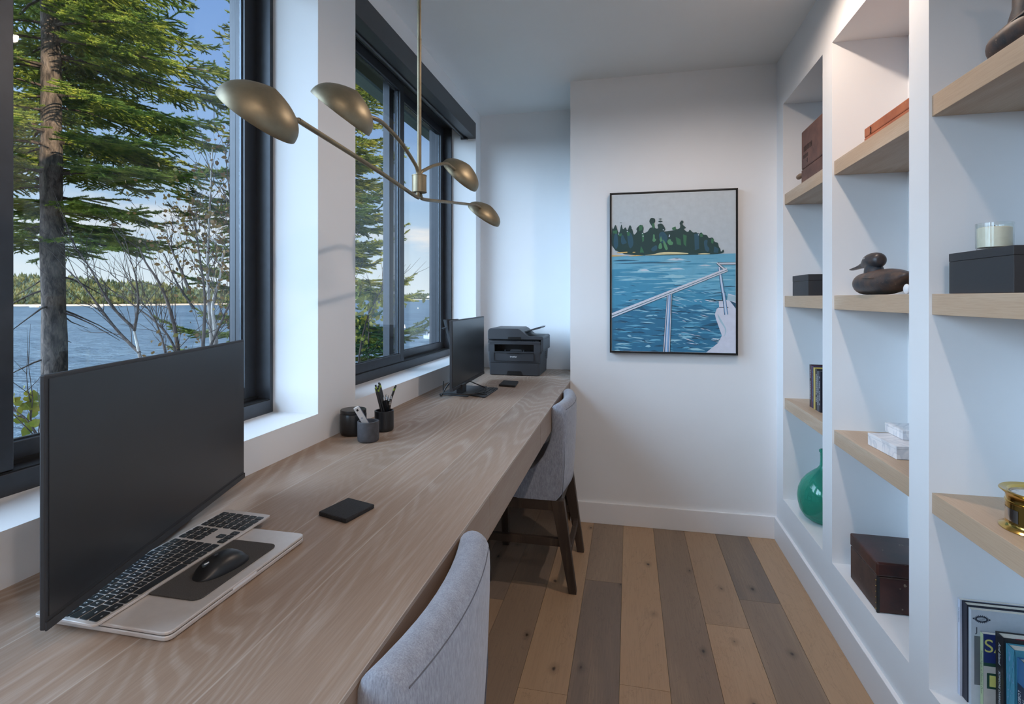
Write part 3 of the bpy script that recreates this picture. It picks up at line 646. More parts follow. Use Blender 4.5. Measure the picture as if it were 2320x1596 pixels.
# keyboard: silver body, 109 black keys with white legends
KX, KY, KZ = -.787, .652, ZD+.0158
kb = thing('full_size_keyboard', (KX, KY, KZ), 'full-size silver keyboard with black keys, lying across the laptop below the monitor', 'keyboard')
KR = Euler((0, math.radians(2.2), math.radians(1.2))).to_matrix()
def KP(u, v, w):  # u along the row (world +y), v from front edge backwards (world -x), w up
    return KR @ Vector((-v, u, w))+Vector((KX, KY, KZ))
kl, kw_ = .4185, .1149
m = MB(); out = rrect(0, kl, 0, kw_, .007); n = len(out)
m.add([KP(u, v, .001) for u, v in out]+[KP(u, v, .0055+.0*v) for u, v in out], [list(range(n))[::-1], list(range(n, 2*n))]+[(i, (i+1) % n, n+(i+1) % n, n+i) for i in range(n)])
m.build('body', 'alu', kb, bevel=.0008)
m = MB(); m.add([KP(u, v, w) for u in (.02, kl-.02) for v in (kw_-.012, kw_-.004) for w in (-.0028, .001)], [(0, 1, 3, 2), (4, 6, 7, 5), (0, 4, 5, 1), (2, 3, 7, 6), (0, 2, 6, 4), (1, 5, 7, 3)]); m.build('rear_riser', 'black', kb)
U = .01795
rows = [['esc:1.5']+['F%d:1' % i for i in range(1, 13)]+['=:1', None, 'F13:1', 'F14:1', 'F15:1', None, 'F16:1', 'F17:1', 'F18:1', 'F19:1'],
        ['`:1']+[c_+':1' for c_ in '1234567890-=']+['del:1.5', None, 'fn:1', 'hm:1', 'pu:1', None, 'clr:1', '=:1', '/:1', '*:1'],
        ['tab:1.5']+[c_+':1' for c_ in 'QWERTYUIOP[]']+['\\:1', None, 'dl:1', 'end:1', 'pd:1', None, '7:1', '8:1', '9:1', '-:1'],
        ['caps:1.75']+[c_+':1' for c_ in "ASDFGHJKL;'"]+['ret:1.75', None, None, '4:1', '5:1', '6:1', '+:1'],
        ['shift:2.25']+[c_+':1' for c_ in 'ZXCVBNM,./']+['shift:2.25', None, '_:1', '^:1', None, '1:1', '2:1', '3:1', 'en:1'],
        ['ctl:1.5', 'opt:1.25', 'cmd:1.5', ':5.75', 'cmd:1.5', 'opt:1.25', 'ctl:1.75', None, '<:1', 'v:1', '>:1', None, '0:2', '.:1', ' :1']]
START = [14.72, 18.94-1.0]
cnt = 0; extra = MB(); extra_n = 0
for ri, row in enumerate(rows):
    v0 = kw_-.0045-(ri+1)*.0178; u = .0055; seg_i = 0
    for it in row:
        if it is None:
            seg_i += 1; u = .0055+U*(14.82 if seg_i == 1 else 18.12); continue
        nm, w_ = it.rsplit(':', 1); w_ = float(w_)*U
        if nm == '_': u += w_; continue
        mk = extra if (ri == 0 and seg_i == 0 and cnt < 11) else MB()
        a0, a1, b0, b1 = u+.0013, u+w_-.0013, v0+.0014, v0+.0165; r_ = rrect(a0, a1, b0, b1, .0022, 2); n = len(r_)
        mk.add([KP(x, y, .0054) for x, y in r_]+[KP(x, y, .0066) for x, y in r_], [list(range(n))[::-1], list(range(n, 2*n))]+[(i, (i+1) % n, n+(i+1) % n, n+i) for i in range(n)], 0)
        if nm.strip():
            small = len(nm) > 1
            addtext(mk, nm, .0036 if small else .0058, KP((a0+a1)/2 if not small else (a0+a1)/2, (b0+b1)/2-(.003 if small else 0), .00668), KR @ Vector((0, 1, 0)), KR @ Vector((-1, 0, 0)), 1)
        if mk is not extra: mk.build('key', ['key', 'white'], kb)
        cnt += 1; u += w_
tag(extra.build('key_row', ['key', 'white'], kb), kind='stuff')

# ------------------------------------------------------------------ coasters
def coaster(pts, label, mat, h=.011):
    m = MB(); c = [sum(p[i] for p in pts)/4 for i in (0, 1)]; m.prism(pts, 'z', ZD, ZD+h); o = m.build('stone_coaster', mat, None, bevel=.003); tag(o, label, 'coaster', 'black coasters')
coaster([(-.717, 1.135), (-.630, 1.108), (-.608, 1.205), (-.694, 1.232)], 'square porous black stone coaster in the middle of the desk', 'lava')
coaster([(-.742, 3.03), (-.640, 3.008), (-.655, 3.175), (-.752, 3.19)], 'square black coaster on the desk in front of the printer', 'lava', .012)

# ------------------------------------------------------------------ jar, cups, pencils
jc = (-1.018, 1.845)
jar = thing('lidded_jar', (jc[0], jc[1], ZD), 'black marble jar with a flat lid by the window wall', 'jar')
m = MB(); m.lathe([(.0, 0), (.038, 0), (.0455, .006), (.0485, .016), (.0485, .078), (.047, .081), (0, .081)], (jc[0], jc[1], ZD), 48, cap=False); m.build('jar_body', 'stoneblack', jar, smooth=True, bevel=0)
m = MB(); m.lathe([(.0, .0815), (.0462, .0815), (.0475, .083), (.0475, .0935), (.0462, .0955), (0, .0955)], (jc[0], jc[1], ZD), 48, cap=False); m.build('lid', 'stoneblack', jar)
def cup(name, c, r, h, wall, mat, label):
    m = MB(); m.lathe([(0, 0), (r-.006, 0), (r-.0015, .004), (r, .012), (r, h-.001), (r-.001, h), (r-wall, h), (r-wall-.0008, h-.002), (r-wall-.0008, .01), (0, .01)], (c[0], c[1], ZD), 48, cap=False)
    return tag(m.build(name, mat, None, smooth=False), label, 'cup')
cup('stone_cup', (-.918, 1.770), .0382, .073, .005, 'stonegrey', 'short grey stone cup in front of the jar, holding a silver remote')
cup('pencil_cup', (-.931, 1.925), .0369, .079, .004, 'stoneblack', 'tall black stone cup full of pencils and pens')
pcx, pcy = -.931, 1.925
rp = random.Random(5)
def stick(name, b, t, r, seg, mat, label, grp, cat, bands):
    b, t = Vector(b), Vector(t); d = (t-b); L = d.length; d.normalize()
    th = thing(name, b, label, cat, grp)
    m = MB(); m.tube([b, b+d*(L-.016 if bands == 'pencil' else L-.02)], r, seg); m.build('barrel', mat, th)
    if bands == 'pencil':
        m = MB(); m.tube([b+d*(L-.016), b+d*(L-.0075)], r*1.04, 10); m.build('ferrule', 'limeband', th, smooth=True)
        m = MB(); m.tube([b+d*(L-.0075), t], r*.95, 10); m.build('eraser', 'graphite', th, smooth=True)
    else:
        m = MB(); m.tube([b+d*(L-.02), b+d*(L-.008)], [r*1.05, r*.6], 10); m.build('tip_collar', 'chrome', th, smooth=True)
        m = MB(); m.tube([b+d*(L-.008), t], r*.35, 8); m.build('push_button', 'chrome', th, smooth=True)
        side = d.cross(Vector((.6, .75, 0))).normalized(); m = MB(); m.tube([b+d*(L-.02)+side*r*1.3, b+d*(L-.055)+side*r*1.35], .0012, 6); m.build('clip', 'chrome', th, smooth=True)
pens = [(-.028, -.008, -.062, .178), (-.020, .010, -.050, .186), (-.012, -.012, -.046, .184), (-.006, .014, -.036, .188), (-.014, .002, -.030, .185), (.0, -.002, -.024, .181)]
for i, (bx, by, tx, hz) in enumerate(pens):
    stick('pencil', (pcx+.012+i*.002, pcy-.004+by, ZD+.012), (pcx+tx*.55, pcy+by*1.2-.006*i+.004, ZD+hz-.012*(i == 0)-.002*i), .0037, 6, 'graphite', 'black pencil with lime band in the bunch leaning towards the window', 'pencils leaning towards the window', 'pencil', 'pencil')
for i in range(2):
    stick('pencil', (pcx-.012, pcy-.006+i*.008, ZD+.012), (pcx+.040, pcy+.012+i*.009, ZD+.170+.004*i), .0037, 6, 'graphite', 'black pencil with lime band leaning away from the others', 'pencils leaning into the room', 'pencil', 'pencil')
for i in range(7):
    a = -.5+i*.42
    stick('ballpoint_pen', (pcx+.014*math.cos(a)+.004, pcy+.014*math.sin(a), ZD+.012), (pcx+.006+.007*i-.012, pcy-.02+.012*(i % 3), ZD+.122+rp.random()*.022), .0046, 10, 'graphite', 'black ballpoint pen with silver tip standing in the pencil cup', 'pens in the pencil cup', 'pen', 'pen')
rm = thing('remote_control', (-.925, 1.765, ZD+.012), 'small silver and blue-grey remote standing in the short stone cup', 'remote')
b_, t_ = Vector((-.905, 1.782, ZD+.014)), Vector((-.957, 1.752, ZD+.124)); d_ = (t_-b_); L_ = d_.length; d_.normalize()
fx = Vector((.30, -.95, 0)); fx = (fx-d_*fx.dot(d_)).normalized(); sx_ = d_.cross(fx).normalized(); Rr = Matrix((sx_, fx, d_)).transposed()
m = MB(); m.obox((b_+t_)/2, (.020, .008, L_), Rr); m.build('face_plate', 'alu', rm, bevel=.002)
m = MB(); m.obox((b_+t_)/2-fx*.0075, (.021, .008, L_*.98), Rr); m.build('back_shell', 'greyblue', rm, bevel=.003)
for k, zz in enumerate((-.012, -.045, -.07)):
    m = MB(); m.obox(t_+d_*zz+fx*.0042, (.007 if k == 0 else .004, .0012, .008 if k == 0 else .004), Rr); m.build('button', 'black' if k == 0 else 'greyblue', rm)

# ------------------------------------------------------------------ printer
PX, PY = -.925, 3.467
pr = thing('multifunction_printer', (PX+.18, PY+.16, ZD), 'charcoal multifunction printer with paper feeder in the alcove corner', 'printer')
zz = lambda h: ZD+h
Q = lambda x: PX+x
# lower cassette
m = MB()
def taper(m, x0, x1, y0, y1, z0, z1, in0=0.0, in1=0.0):
    rg = []
    for z, i_ in ((z0, in0), (z1, in1)):
        r_ = rrect(x0+i_, x1-i_, y0+i_, y1, .012, 3); rg.append([(x, y, z) for x, y in r_])
    m.rings(rg); return m
taper(m, Q(.008), Q(.352), PY, PY+.32, zz(.004), zz(.083), .003, .0); m.build('paper_cassette', 'printer', pr)
m = MB(); m.prism([(Q(.128), zz(.004)), (Q(.236), zz(.004)), (Q(.226), zz(.030)), (Q(.137), zz(.030))], 'y', PY-.0012, PY+.004); m.build('cassette_grip', 'printerdark', pr)
m = MB(); taper(m, Q(.010), Q(.350), PY+.001, PY+.32, zz(.083), zz(.086), 0, 0); m.build('cassette_gap', 'printerdark', pr)
# body: front built round the output slot
m = MB(); fx0, fx1 = Q(.0), Q(.362)
s0, s1, t0, t1 = Q(.045), Q(.312), zz(.158), zz(.208)
taper(m, fx0, fx1, PY-.0, PY+.32, zz(.086), t0, .006, .002); taper(m, fx0, fx1, PY, PY+.32, t1, zz(.228), .001, 0)
m.box(fx0+.003, s0, PY+.004, PY+.32, t0, t1); m.box(s1, fx1-.003, PY+.004, PY+.32, t0, t1); m.box(s0, s1, PY+.12, PY+.32, t0, t1)
m.build('body', 'printer', pr)
m = MB(); m.box(s0, s1, PY+.118, PY+.1199, t0, t1); m.box(s0, s1, PY+.01, PY+.118, t1-.003, t1-.001); m.box(s0, s0+.002, PY+.01, PY+.118, t0+.001, t1-.001); m.box(s1-.002, s1, PY+.01, PY+.118, t0+.001, t1-.001); m.build('output_slot', 'printerdark', pr)
for xx in (.108, .236):
    m = MB(); m.box(Q(xx), Q(xx+.006), PY+.03, PY+.036, t0, t0+.012); m.build('paper_guide', 'bead', pr)
m = MB(); m.prism([(Q(.142), t0), (Q(.225), t0), (Q(.219), t0+.013), (Q(.148), t0+.013)], 'y', PY+.05, PY+.06); m.build('paper_stop', 'blackmatt', pr)
m = MB(); f0, f1, g0, g1 = Q(.043), Q(.312), zz(.098), zz(.150)
for a in ((f0, f1, g0-.001, g0), (f0, f1, g1, g1+.001), (f0-.001, f0, g0, g1), (f1, f1+.001, g0, g1)): m.box(a[0], a[1], PY-.0012, PY+.003, a[2], a[3])
m.prism([(Q(.130), g1+.001), (Q(.222), g1+.001), (Q(.216), g1-.004), (Q(.137), g1-.004)], 'y', PY-.0014, PY+.003); m.build('manual_feed_door', 'printerdark', pr)
m = MB(); addtext(m, 'brother', .0148, (Q(.176), PY-.0016, zz(.1255)), (1, 0, 0), (0, 0, 1)); m.build('maker_lettering', 'white', pr)
m = MB(); m.prism([(PY-.0015, zz(.219)), (PY+.02, zz(.2405)), (PY+.03, zz(.2405)), (PY+.03, zz(.219))], 'x', Q(.0), Q(.345)); m.build('control_panel', 'blackmatt', pr)
for i in range(8):
    m = MB(); xx = .222+.013*i; m.prism([(PY+.0005, zz(.223)), (PY+.012, zz(.2345)), (PY+.0135, zz(.2335)), (PY+.002, zz(.222))], 'x', Q(xx), Q(xx+.009)); m.build('panel_button', 'bead', pr)
m = MB(); m.prism([(PY+.0005, zz(.223)), (PY+.012, zz(.2345)), (PY+.0135, zz(.2335)), (PY+.002, zz(.222))], 'x', Q(.15), Q(.205)); m.build('display', 'screen', pr)
m = MB(); m.prism([(PY+.001, zz(.2235)), (PY+.006, zz(.2285)), (PY+.0075, zz(.2275)), (PY+.002, zz(.2225))], 'x', Q(.012), Q(.03)); m.build('panel_badge', 'white', pr)
# scanner unit and feeder: one profile along x
m = MB(); prof = [(Q(.0), zz(.2405)), (Q(.0), zz(.296)), (Q(.006), zz(.308)), (Q(.018), zz(.313)), (Q(.205), zz(.313)), (Q(.220), zz(.306)), (Q(.268), zz(.266)), (Q(.282), zz(.262)), (Q(.368), zz(.262)), (Q(.376), zz(.255)), (Q(.376), zz(.2405))]
m.prism(prof, 'y', PY-.002, PY+.30); m.build('scanner_lid', 'printer', pr, bevel=.003)
m = MB(); m.box(Q(.362), Q(.376), PY+.0, PY+.30, zz(.165), zz(.2405)); m.build('side_cover', 'printer', pr, bevel=.003)
m = MB(); m.box(Q(.358), Q(.363), PY+.004, PY+.018, zz(.15), zz(.2395)); m.build('side_gap', 'printerdark', pr)
m = MB(); m.prism([(Q(.137), zz(.2405)), (Q(.229), zz(.2405)), (Q(.226), zz(.257)), (Q(.140), zz(.257))], 'y', PY-.0035, PY+.0); m.build('lid_grip', 'printerdark', pr)
m = MB(); m.prism([(Q(.222), zz(.303)), (Q(.26), zz(.27)), (Q(.30), zz(.263)), (Q(.30), zz(.2625)), (Q(.22), zz(.2625))], 'y', PY+.05, PY+.26); m.build('feeder_throat', 'printerdark', pr)
m = MB(); m.prism([(Q(.232), zz(.290)), (Q(.240), zz(.283)), (Q(.345), zz(.312)), (Q(.355), zz(.322)), (Q(.335), zz(.322))], 'y', PY+.06, PY+.25); m.build('document_tray', 'printer', pr, bevel=.002)
for i in range(4):
    m = MB(); m.box(Q(.3605), Q(.3625), PY+.19, PY+.25, zz(.105+.012*i), zz(.110+.012*i)); m.build('vent_slot', 'printerdark', pr)

# ------------------------------------------------------------------ pendant lamp
HX, HY = -.67, 1.642
ch = thing('pendant_chandelier', (HX, HY, ZC), 'antique brass pendant with four bowl shades hanging over the desk', 'pendant lamp')
m = MB(); m.tube([(HX, HY, 1.79), (HX, HY, 2.235)], .0068, 16); m.tube([(HX, HY, 2.235), (HX, HY, 2.24)], .0074, 16); m.tube([(HX, HY, 2.24), (HX, HY, ZC-.02)], .0063, 16); m.build('stem', 'agedbrass', ch, smooth=True)
m = MB(); m.lathe([(0, 0), (.06, 0), (.062, -.004), (.058, -.018), (.012, -.024), (0, -.024)], (HX, HY, ZC-.0005), 40, cap=False); m.build('canopy', 'agedbrass', ch, smooth=True)
m = MB(); m.lathe([(0, 1.736), (.0245, 1.736), (.0245, 1.7385), (.0235, 1.739), (.0235, 1.789), (.0245, 1.7895), (.0245, 1.792), (0, 1.792)], (HX, HY, 0), 40, cap=False); m.build('hub', 'agedbrass', ch)
fw = Vector((-math.sin(CAM_YAW), math.cos(CAM_YAW), 0)); rt = Vector((math.cos(CAM_YAW), math.sin(CAM_YAW), 0))
def shade_arm(path, c, n, R, D, seed):
    arm = MB(); arm.tube(smooth_path(path, 8), .0058, 12); ao = arm.build('arm', 'agedbrass', ch, smooth=True)
    n = Vector(n).normalized(); a = n.orthogonal().normalized(); b = n.cross(a); c = Vector(c)
    rg = []; K = 14
    for i in range(K+1):
        t = i/K; r = R*math.sin(t*PI/2)**.97; h = D*(math.cos(t*PI/2)**.8*.55+(1-t)*.45)
        if i == 0: r = .0004
        rg.append([c+n*h+(a*math.cos(2*PI*k/40)+b*math.sin(2*PI*k/40))*r for k in range(40)])
    inner = [[p-n*.0015-(p-c-n*((p-c).dot(n)))*.008 for p in ring] for ring in rg[::-1]]
    m = MB(); m.rings(rg+inner, cap=False); s = m.build('shade', 'agedbrass', ch, smooth=True)
    m = MB(); m.tube([c+n*.004, c+n*(D-.004)], .012, 16); m.build('socket', 'agedbrass', s, smooth=True)
    m = MB(); m.sphere(c+n*.012, .018, 16, 10); m.build('bulb', 'wax', s, smooth=True)
Z = Vector((0, 0, 1))
shade_arm([(HX, HY-.012, 1.74), (HX, HY-.014, 1.722), (HX, HY-.035, 1.718), (HX, 1.35, 1.738), (HX, 1.025, 1.757), (HX, .985, 1.758), (HX-.02, .95, 1.752)], (HX-.024, .892, 1.735), rt*.62+fw*-.18+Z*.78, .078, .066, 1)
shade_arm([(HX, HY-.012, 1.79), (HX, HY-.016, 1.805), (HX, HY-.04, 1.822), (HX, 1.50, 1.858), (HX, 1.39, 1.877), (HX, 1.335, 1.876), (HX-.01, 1.30, 1.872)], (HX-.035, 1.215, 1.852), rt*.62+fw*-.12+Z*.78, .084, .070, 2)
shade_arm([(HX, HY+.012, 1.79), (HX, HY+.016, 1.806), (HX, HY+.05, 1.822), (HX, 1.78, 1.858), (HX, 1.90, 1.894), (HX, 1.96, 1.898), (HX+.0, 2.06, 1.893)], (HX-.005, 2.085, 1.887), rt*.66+fw*-.30+Z*.68, .088, .062, 3)
shade_arm([(HX, HY+.012, 1.74), (HX, HY+.014, 1.727), (HX, HY+.05, 1.722), (HX, 1.95, 1.758), (HX, 2.25, 1.80), (HX, 2.33, 1.808), (HX, 2.41, 1.806)], (HX-.005, 2.45, 1.782), rt*.55+fw*-.28+Z*.76, .088, .058, 4)
# ------------------------------------------------------------------ things in the niches
def loft_y(m, secs, seg=20, mi=None, flat=0.0):
    """secs: (y, x, z, rx, rz); closed body along y"""
    rg = []
    for y, x, z, rx, rz in secs:
        rg.append([(x+rx*math.cos(2*PI*k/seg), y, z+rz*math.sin(2*PI*k/seg)*(1 if math.sin(2*PI*k/seg) > 0 else 1-flat)) for k in range(seg)])
    return m.rings(rg, mi)
def dens(secs, n=4):
    out = []; P_ = [np.array(p, dtype=float) for p in secs]
    for i in range(len(P_)-1):
        a, b, c, d = P_[max(i-1, 0)], P_[i], P_[i+1], P_[min(i+2, len(P_)-1)]
        for k in range(n):
            t = k/n; out.append(.5*((2*b)+(c-a)*t+(2*a-5*b+4*c-d)*t*t+(3*b-a-3*c+d)*t**3))
    return [tuple(p[:3])+tuple(np.maximum(p[3:], .0006)) for p in out]+[tuple(secs[-1])]
def decoy(name, x, y, z, s, label, lift=0.0, back=0.0):
    """carved duck decoy, bill toward +y; (x,y,z) centre of its base"""
    t = thing(name, (x, y, z), label, 'decoy', None)
    P = lambda yy, zz, rx, rz, dx=0: (y+yy*s, x+dx, z+zz*s, rx*s, rz*s)
    m = MB(); secs = [P(.120, .044, .003, .004), P(.118, .044, .020, .020), P(.108, .043, .034, .034), P(.088, .042, .048, .041), P(.06, .042, .056, .042), P(.02, .043, .060, .043), P(-.05, .045, .060, .046), P(-.12, .047, .055, .043), P(-.17, .050, .044, .034), P(-.21, .056, .030, .020), P(-.235, .062, .018, .008), P(-.24, .062, .004, .002)]
    rg = []
    for yy, xx, zc, rx, rz in dens(secs):
        ring = []
        for k in range(24):
            a = 2*PI*k/24; zz_ = zc+rz*math.sin(a); ring.append((xx+rx*math.cos(a), yy, max(z+.0005, zz_)))
        rg.append(ring)
    m.rings(rg); body = m.build('body', 'decoy', t, smooth=True)
    hb = (y+.085*s, z+.088*s)
    m = MB(); prof = [(.020-back, .070, .052, .030), (.020-back, .092, .046, .029)]+([(.012-back, .115, .040, .027), (.016-back, .10+lift*.55, .034, .025)] if lift else [])+[(.024-back, .104+lift, .043, .026), (.024-back, .120+lift, .034, .022)]
    m.rings([[(x+rx*s*math.cos(2*PI*k/20), y+yy*s+ry*s*math.sin(2*PI*k/20), z+zc*s) for k in range(20)] for yy, zc, ry, rx in prof]); m.build('neck', 'decoyhead', t, smooth=True)
    secs = [(-.037, .112, .003, .004), (-.035, .112, .015, .017), (-.024, .112, .024, .025), (-.002, .1125, .030, .0285), (.025, .114, .031, .0275), (.05, .113, .028, .0255), (.074, .1085, .022, .0215), (.094, .104, .017, .016)]
    m = MB(); rg = [[(x+rx*s*math.cos(2*PI*k/20), y+(yy-back)*s, z+(zc+.014+lift+rz*math.sin(2*PI*k/20))*s) for k in range(20)] for yy, zc, _z, rx, rz in dens([(a_, b_, 0, c_, d_) for a_, b_, c_, d_ in secs])]; m.rings(rg); head = m.build('head', 'decoyhead', t, smooth=True)
    secs = [(.088, .104, .0165, .0165), (.108, .1005, .0145, .012), (.130, .0975, .0135, .0085), (.155, .0945, .014, .0058), (.185, .0915, .0145, .0045), (.214, .0895, .0125, .0038), (.226, .089, .006, .0022), (.229, .089, .001, .0008)]
    m = MB(); rg = [[(x+rx*s*math.cos(2*PI*k/16), y+(yy-back)*s, z+(zc+.014+lift+rz*math.sin(2*PI*k/16))*s) for k in range(16)] for yy, zc, _z, rx, rz in dens([(a_, b_, 0, c_, d_) for a_, b_, c_, d_ in secs])]; m.rings(rg); m.build('bill', 'decoyhead', head, smooth=True)
    for sg in (-1, 1):
        m = MB(); m.sphere((x+sg*.0262*s, y+(.030-back)*s, z+(.135+lift)*s), .0046*s, 12, 8); m.build('glass_eye', 'whitecard', head, smooth=True)
        m = MB(); m.tube([(x+sg*.0555*s, y-.02*s, z+.062*s), (x+sg*.0605*s, y-.07*s, z+.058*s), (x+sg*.058*s, y-.12*s, z+.056*s)], [.0005, .0022, .0005], 6); m.build('wing_groove', 'black', body, smooth=True)
    return t
decoy('duck_decoy', .886, 2.197, 1.4025, 1.0, 'worn black duck decoy on the middle niche shelf, bill pointing to the end wall')
decoy('duck_decoy', .915, 1.468, 1.9665, .98, 'dark duck decoy high on the near niche shelf, seen from below', .15, .0)
# white tag by the duck's tail
m = MB(); m.sphere((.862, 1.925, 1.419), (.008, .016, .0165), 14, 10); tag(m.build('white_pebble', 'white', None, smooth=True), 'small white round pebble at the tail of the middle duck decoy', 'pebble')

# brown crate with a crank knob (bay 1, top shelf)
t = thing('old_wooden_box', (.95, 2.86, 1.966), 'old dark brown wooden box with faded stencilling and a side knob', 'box')
m = MB(); m.box(.852, 1.044, 2.64, 2.952, 1.9665, 2.035); m.build('box_base', 'crate', t, bevel=.003)
m = MB(); m.box(.852, 1.044, 2.64, 2.952, 2.0365, 2.228); m.build('box_body', 'crate', t, bevel=.006)
m = MB(); m.box(.858, 1.038, 2.646, 2.946, 2.0345, 2.0375); m.build('joint_gap', 'black', t)
m = MB(); m.tube([(.868, 2.951, 2.022), (.868, 2.99, 2.022), (.866, 3.01, 2.022), (.866, 3.045, 2.022), (.866, 3.054, 2.022)], [.007, .009, .013, .013, .006], 16); m.build('knob', 'knobwood', t, smooth=True)
m = MB(); addtext(m, 'SUPERIOR', .036, (.8672, 2.875, 2.135), (0, -1, 0), (0, 0, 1), 0, 1.0); addtext(m, 'BOSTON', .026, (.8672, 2.90, 2.10), (0, -1, 0), (0, 0, 1)) if False else None
mm = MB()
for i, (ya, w_, z0_, h_) in enumerate([(2.975, .013, 2.118, .026), (2.955, .011, 2.117, .027), (2.938, .012, 2.118, .026), (2.92, .010, 2.118, .027), (2.905, .012, 2.118, .026), (2.886, .012, 2.117, .026), (2.868, .013, 2.118, .026), (2.985, .010, 2.085, .018), (2.969, .009, 2.085, .018), (2.955, .010, 2.085, .019), (2.939, .009, 2.085, .018), (2.924, .011, 2.085, .018), (2.935, .018, 2.055, .022)]):
    mm.box(.8514, .8522, ya-w_-.062, ya-w_*.62-.062, z0_, z0_+h_); mm.box(.8514, .8522, ya-w_*.35-.062, ya-.062, z0_, z0_+h_) if i != 12 else None; mm.box(.8514, .8522, ya-w_-.062, ya-.062, z0_+h_*(.8 if i % 2 else .42), z0_+h_*(1 if i % 2 else .6))
mm.build('stencil_mark', 'stencil', t)
# cedar box (bay 2, top shelf)
t = thing('cedar_box', (.96, 2.09, 1.966), 'long orange cedar box with a small hook latch, top shelf of the middle niche', 'box')
m = MB(); m.box(.878, 1.06, 1.86, 2.282, 1.9665, 2.0); m.build('box_base', 'cedar', t, bevel=.003)
m = MB(); m.box(.878, 1.06, 1.86, 2.282, 2.0008, 2.036); m.build('lid', 'cedar', t, bevel=.004)
m = MB(); m.tube(smooth_path([(.8765, 2.224, 2.024), (.8745, 2.220, 2.026), (.8745, 2.217, 2.022), (.8760, 2.220, 2.016), (.8765, 2.221, 2.007), (.8755, 2.224, 2.003), (.8770, 2.226, 2.006)], 5), .0013, 6); m.build('hook_latch', 'black', t, smooth=True)
# small black box (bay 1 mid), long black box + candle (bay 3 mid)
def lidbox(name, x0, x1, y0, y1, z0, h, lidh, label, mat='blackmatt'):
    t = thing(name, ((x0+x1)/2, (y0+y1)/2, z0), label, 'box')
    m = MB(); m.box(x0, x1, y0, y1, z0+.0005, z0+h-lidh-.0006); m.build('box_base', mat, t, bevel=.0012)
    m = MB(); m.box(x0+.002, x1-.002, y0+.002, y1-.002, z0+h-lidh-.002, z0+h-lidh); m.build('lid_gap', 'black', t)
    m = MB(); m.box(x0-.0005, x1, y0-.0005, y1+.0005, z0+h-lidh, z0+h); m.build('lid', mat, t, bevel=.0012)
lidbox('black_box', .852, .955, 2.845, 3.10, 1.402, .105, .03, 'small plain black box on the far niche middle shelf')
lidbox('long_black_box', .862, 1.00, 1.442, 1.696, 1.402, .110, .022, 'long matt black box with a candle jar on it')
cj = thing('candle_jar', (.900, 1.575, 1.512), 'ivory candle in a clear glass jar on the long black box', 'candle')
m = MB(); m.lathe([(0, 0), (.034, 0), (.037, .004), (.0375, .066), (.0355, .066), (.035, .006), (0, .005)], (.900, 1.575, 1.5125), 40, cap=False); m.build('glass_jar', 'glass_clear', cj, smooth=True)
m = MB(); m.lathe([(0, .0055), (.034, .0055), (.0346, .054), (.030, .056), (0, .054)], (.900, 1.575, 1.5125), 40, cap=False); m.build('wax', 'wax', cj, smooth=True)
m = MB(); m.tube([(.900, 1.575, 1.566), (.901, 1.575, 1.574)], .0009, 6); m.build('wick', 'black', cj)
# marble boxes
def mbox(x0, x1, y0, y1, z0, h, lid, rot, label):
    cx, cy = (x0+x1)/2, (y0+y1)/2; t = thing('marble_box', (cx, cy, z0), label, 'box', None)
    R = Matrix.Rotation(rot, 3, 'Z')
    m = MB(); m.obox((cx, cy, z0+(h-lid)/2+.0004), (x1-x0, y1-y0, h-lid-.001), R); m.build('box_base', 'marble', t, bevel=.001)
    m = MB(); m.obox((cx, cy, z0+h-lid/2), (x1-x0+.001, y1-y0+.001, lid-.0006), R); m.build('lid', 'marble', t, bevel=.001)
mbox(.888, 1.045, 2.073, 2.264, .8365, .046, .011, math.radians(4), 'larger white marble box at the bottom of the stacked pair')
mbox(.955, 1.06, 2.165, 2.295, .8825, .034, .009, math.radians(1), 'smaller white marble box on top of the larger one')
# brass clock
cx_, cy_, cz_ = .951, 1.505, .8370
ck = thing('brass_ship_clock', (cx_, cy_, cz_), 'round polished brass ship clock lying face up on the near niche shelf', 'clock')
m = MB(); m.lathe([(0, 0), (.072, 0), (.073, .0022), (.069, .005), (.062, .010), (.0605, .016), (.0605, .062), (.0622, .0635), (.0622, .066), (.0605, .0675), (.0605, .078), (.062, .082), (.070, .089), (.073, .0915), (.071, .0935), (.060, .091), (.054, .0885), (.052, .0845), (.052, .080), (0, .080)], (cx_, cy_, cz_), 64, cap=False); m.build('case', 'brass', ck, smooth=True)
m = MB(); m.lathe([(0, .0807), (.051, .0807)], (cx_, cy_, cz_), 48, cap=False)
for k in range(12):
    a = k*PI/6; p = Vector((cx_+.043*math.cos(a), cy_+.043*math.sin(a), cz_+.0811)); m.obox(p, (.007, .0016, .0003), Matrix.Rotation(a, 3, 'Z'), 1)
for a, l_ in ((2.2, .03), (.6, .04)): m.obox((cx_+l_*.45*math.cos(a), cy_+l_*.45*math.sin(a), cz_+.0815), (l_, .002, .0004), Matrix.Rotation(a, 3, 'Z'), 1)
m.build('dial', ['whitecard', 'black'], ck)
m = MB(); m.lathe([(0, .0868), (.0525, .0868)], (cx_, cy_, cz_), 48, cap=False); m.build('glass_cover', 'glass_clear', ck)
m = MB()
a0, a1 = math.radians(150), math.radians(202)
for (z0_, z1_, r_, mi_) in ((.020, .050, .0612, 0),):
    pts = [(cx_+r_*math.cos(a0+(a1-a0)*i/10), cy_+r_*math.sin(a0+(a1-a0)*i/10)) for i in range(11)]
    m.add([(p[0], p[1], cz_+z) for z in (z0_, z1_) for p in pts], [(i, i+1, 12+i, 11+i) for i in range(10)], 0)
m.build('maker_plate', 'chrome', ck)
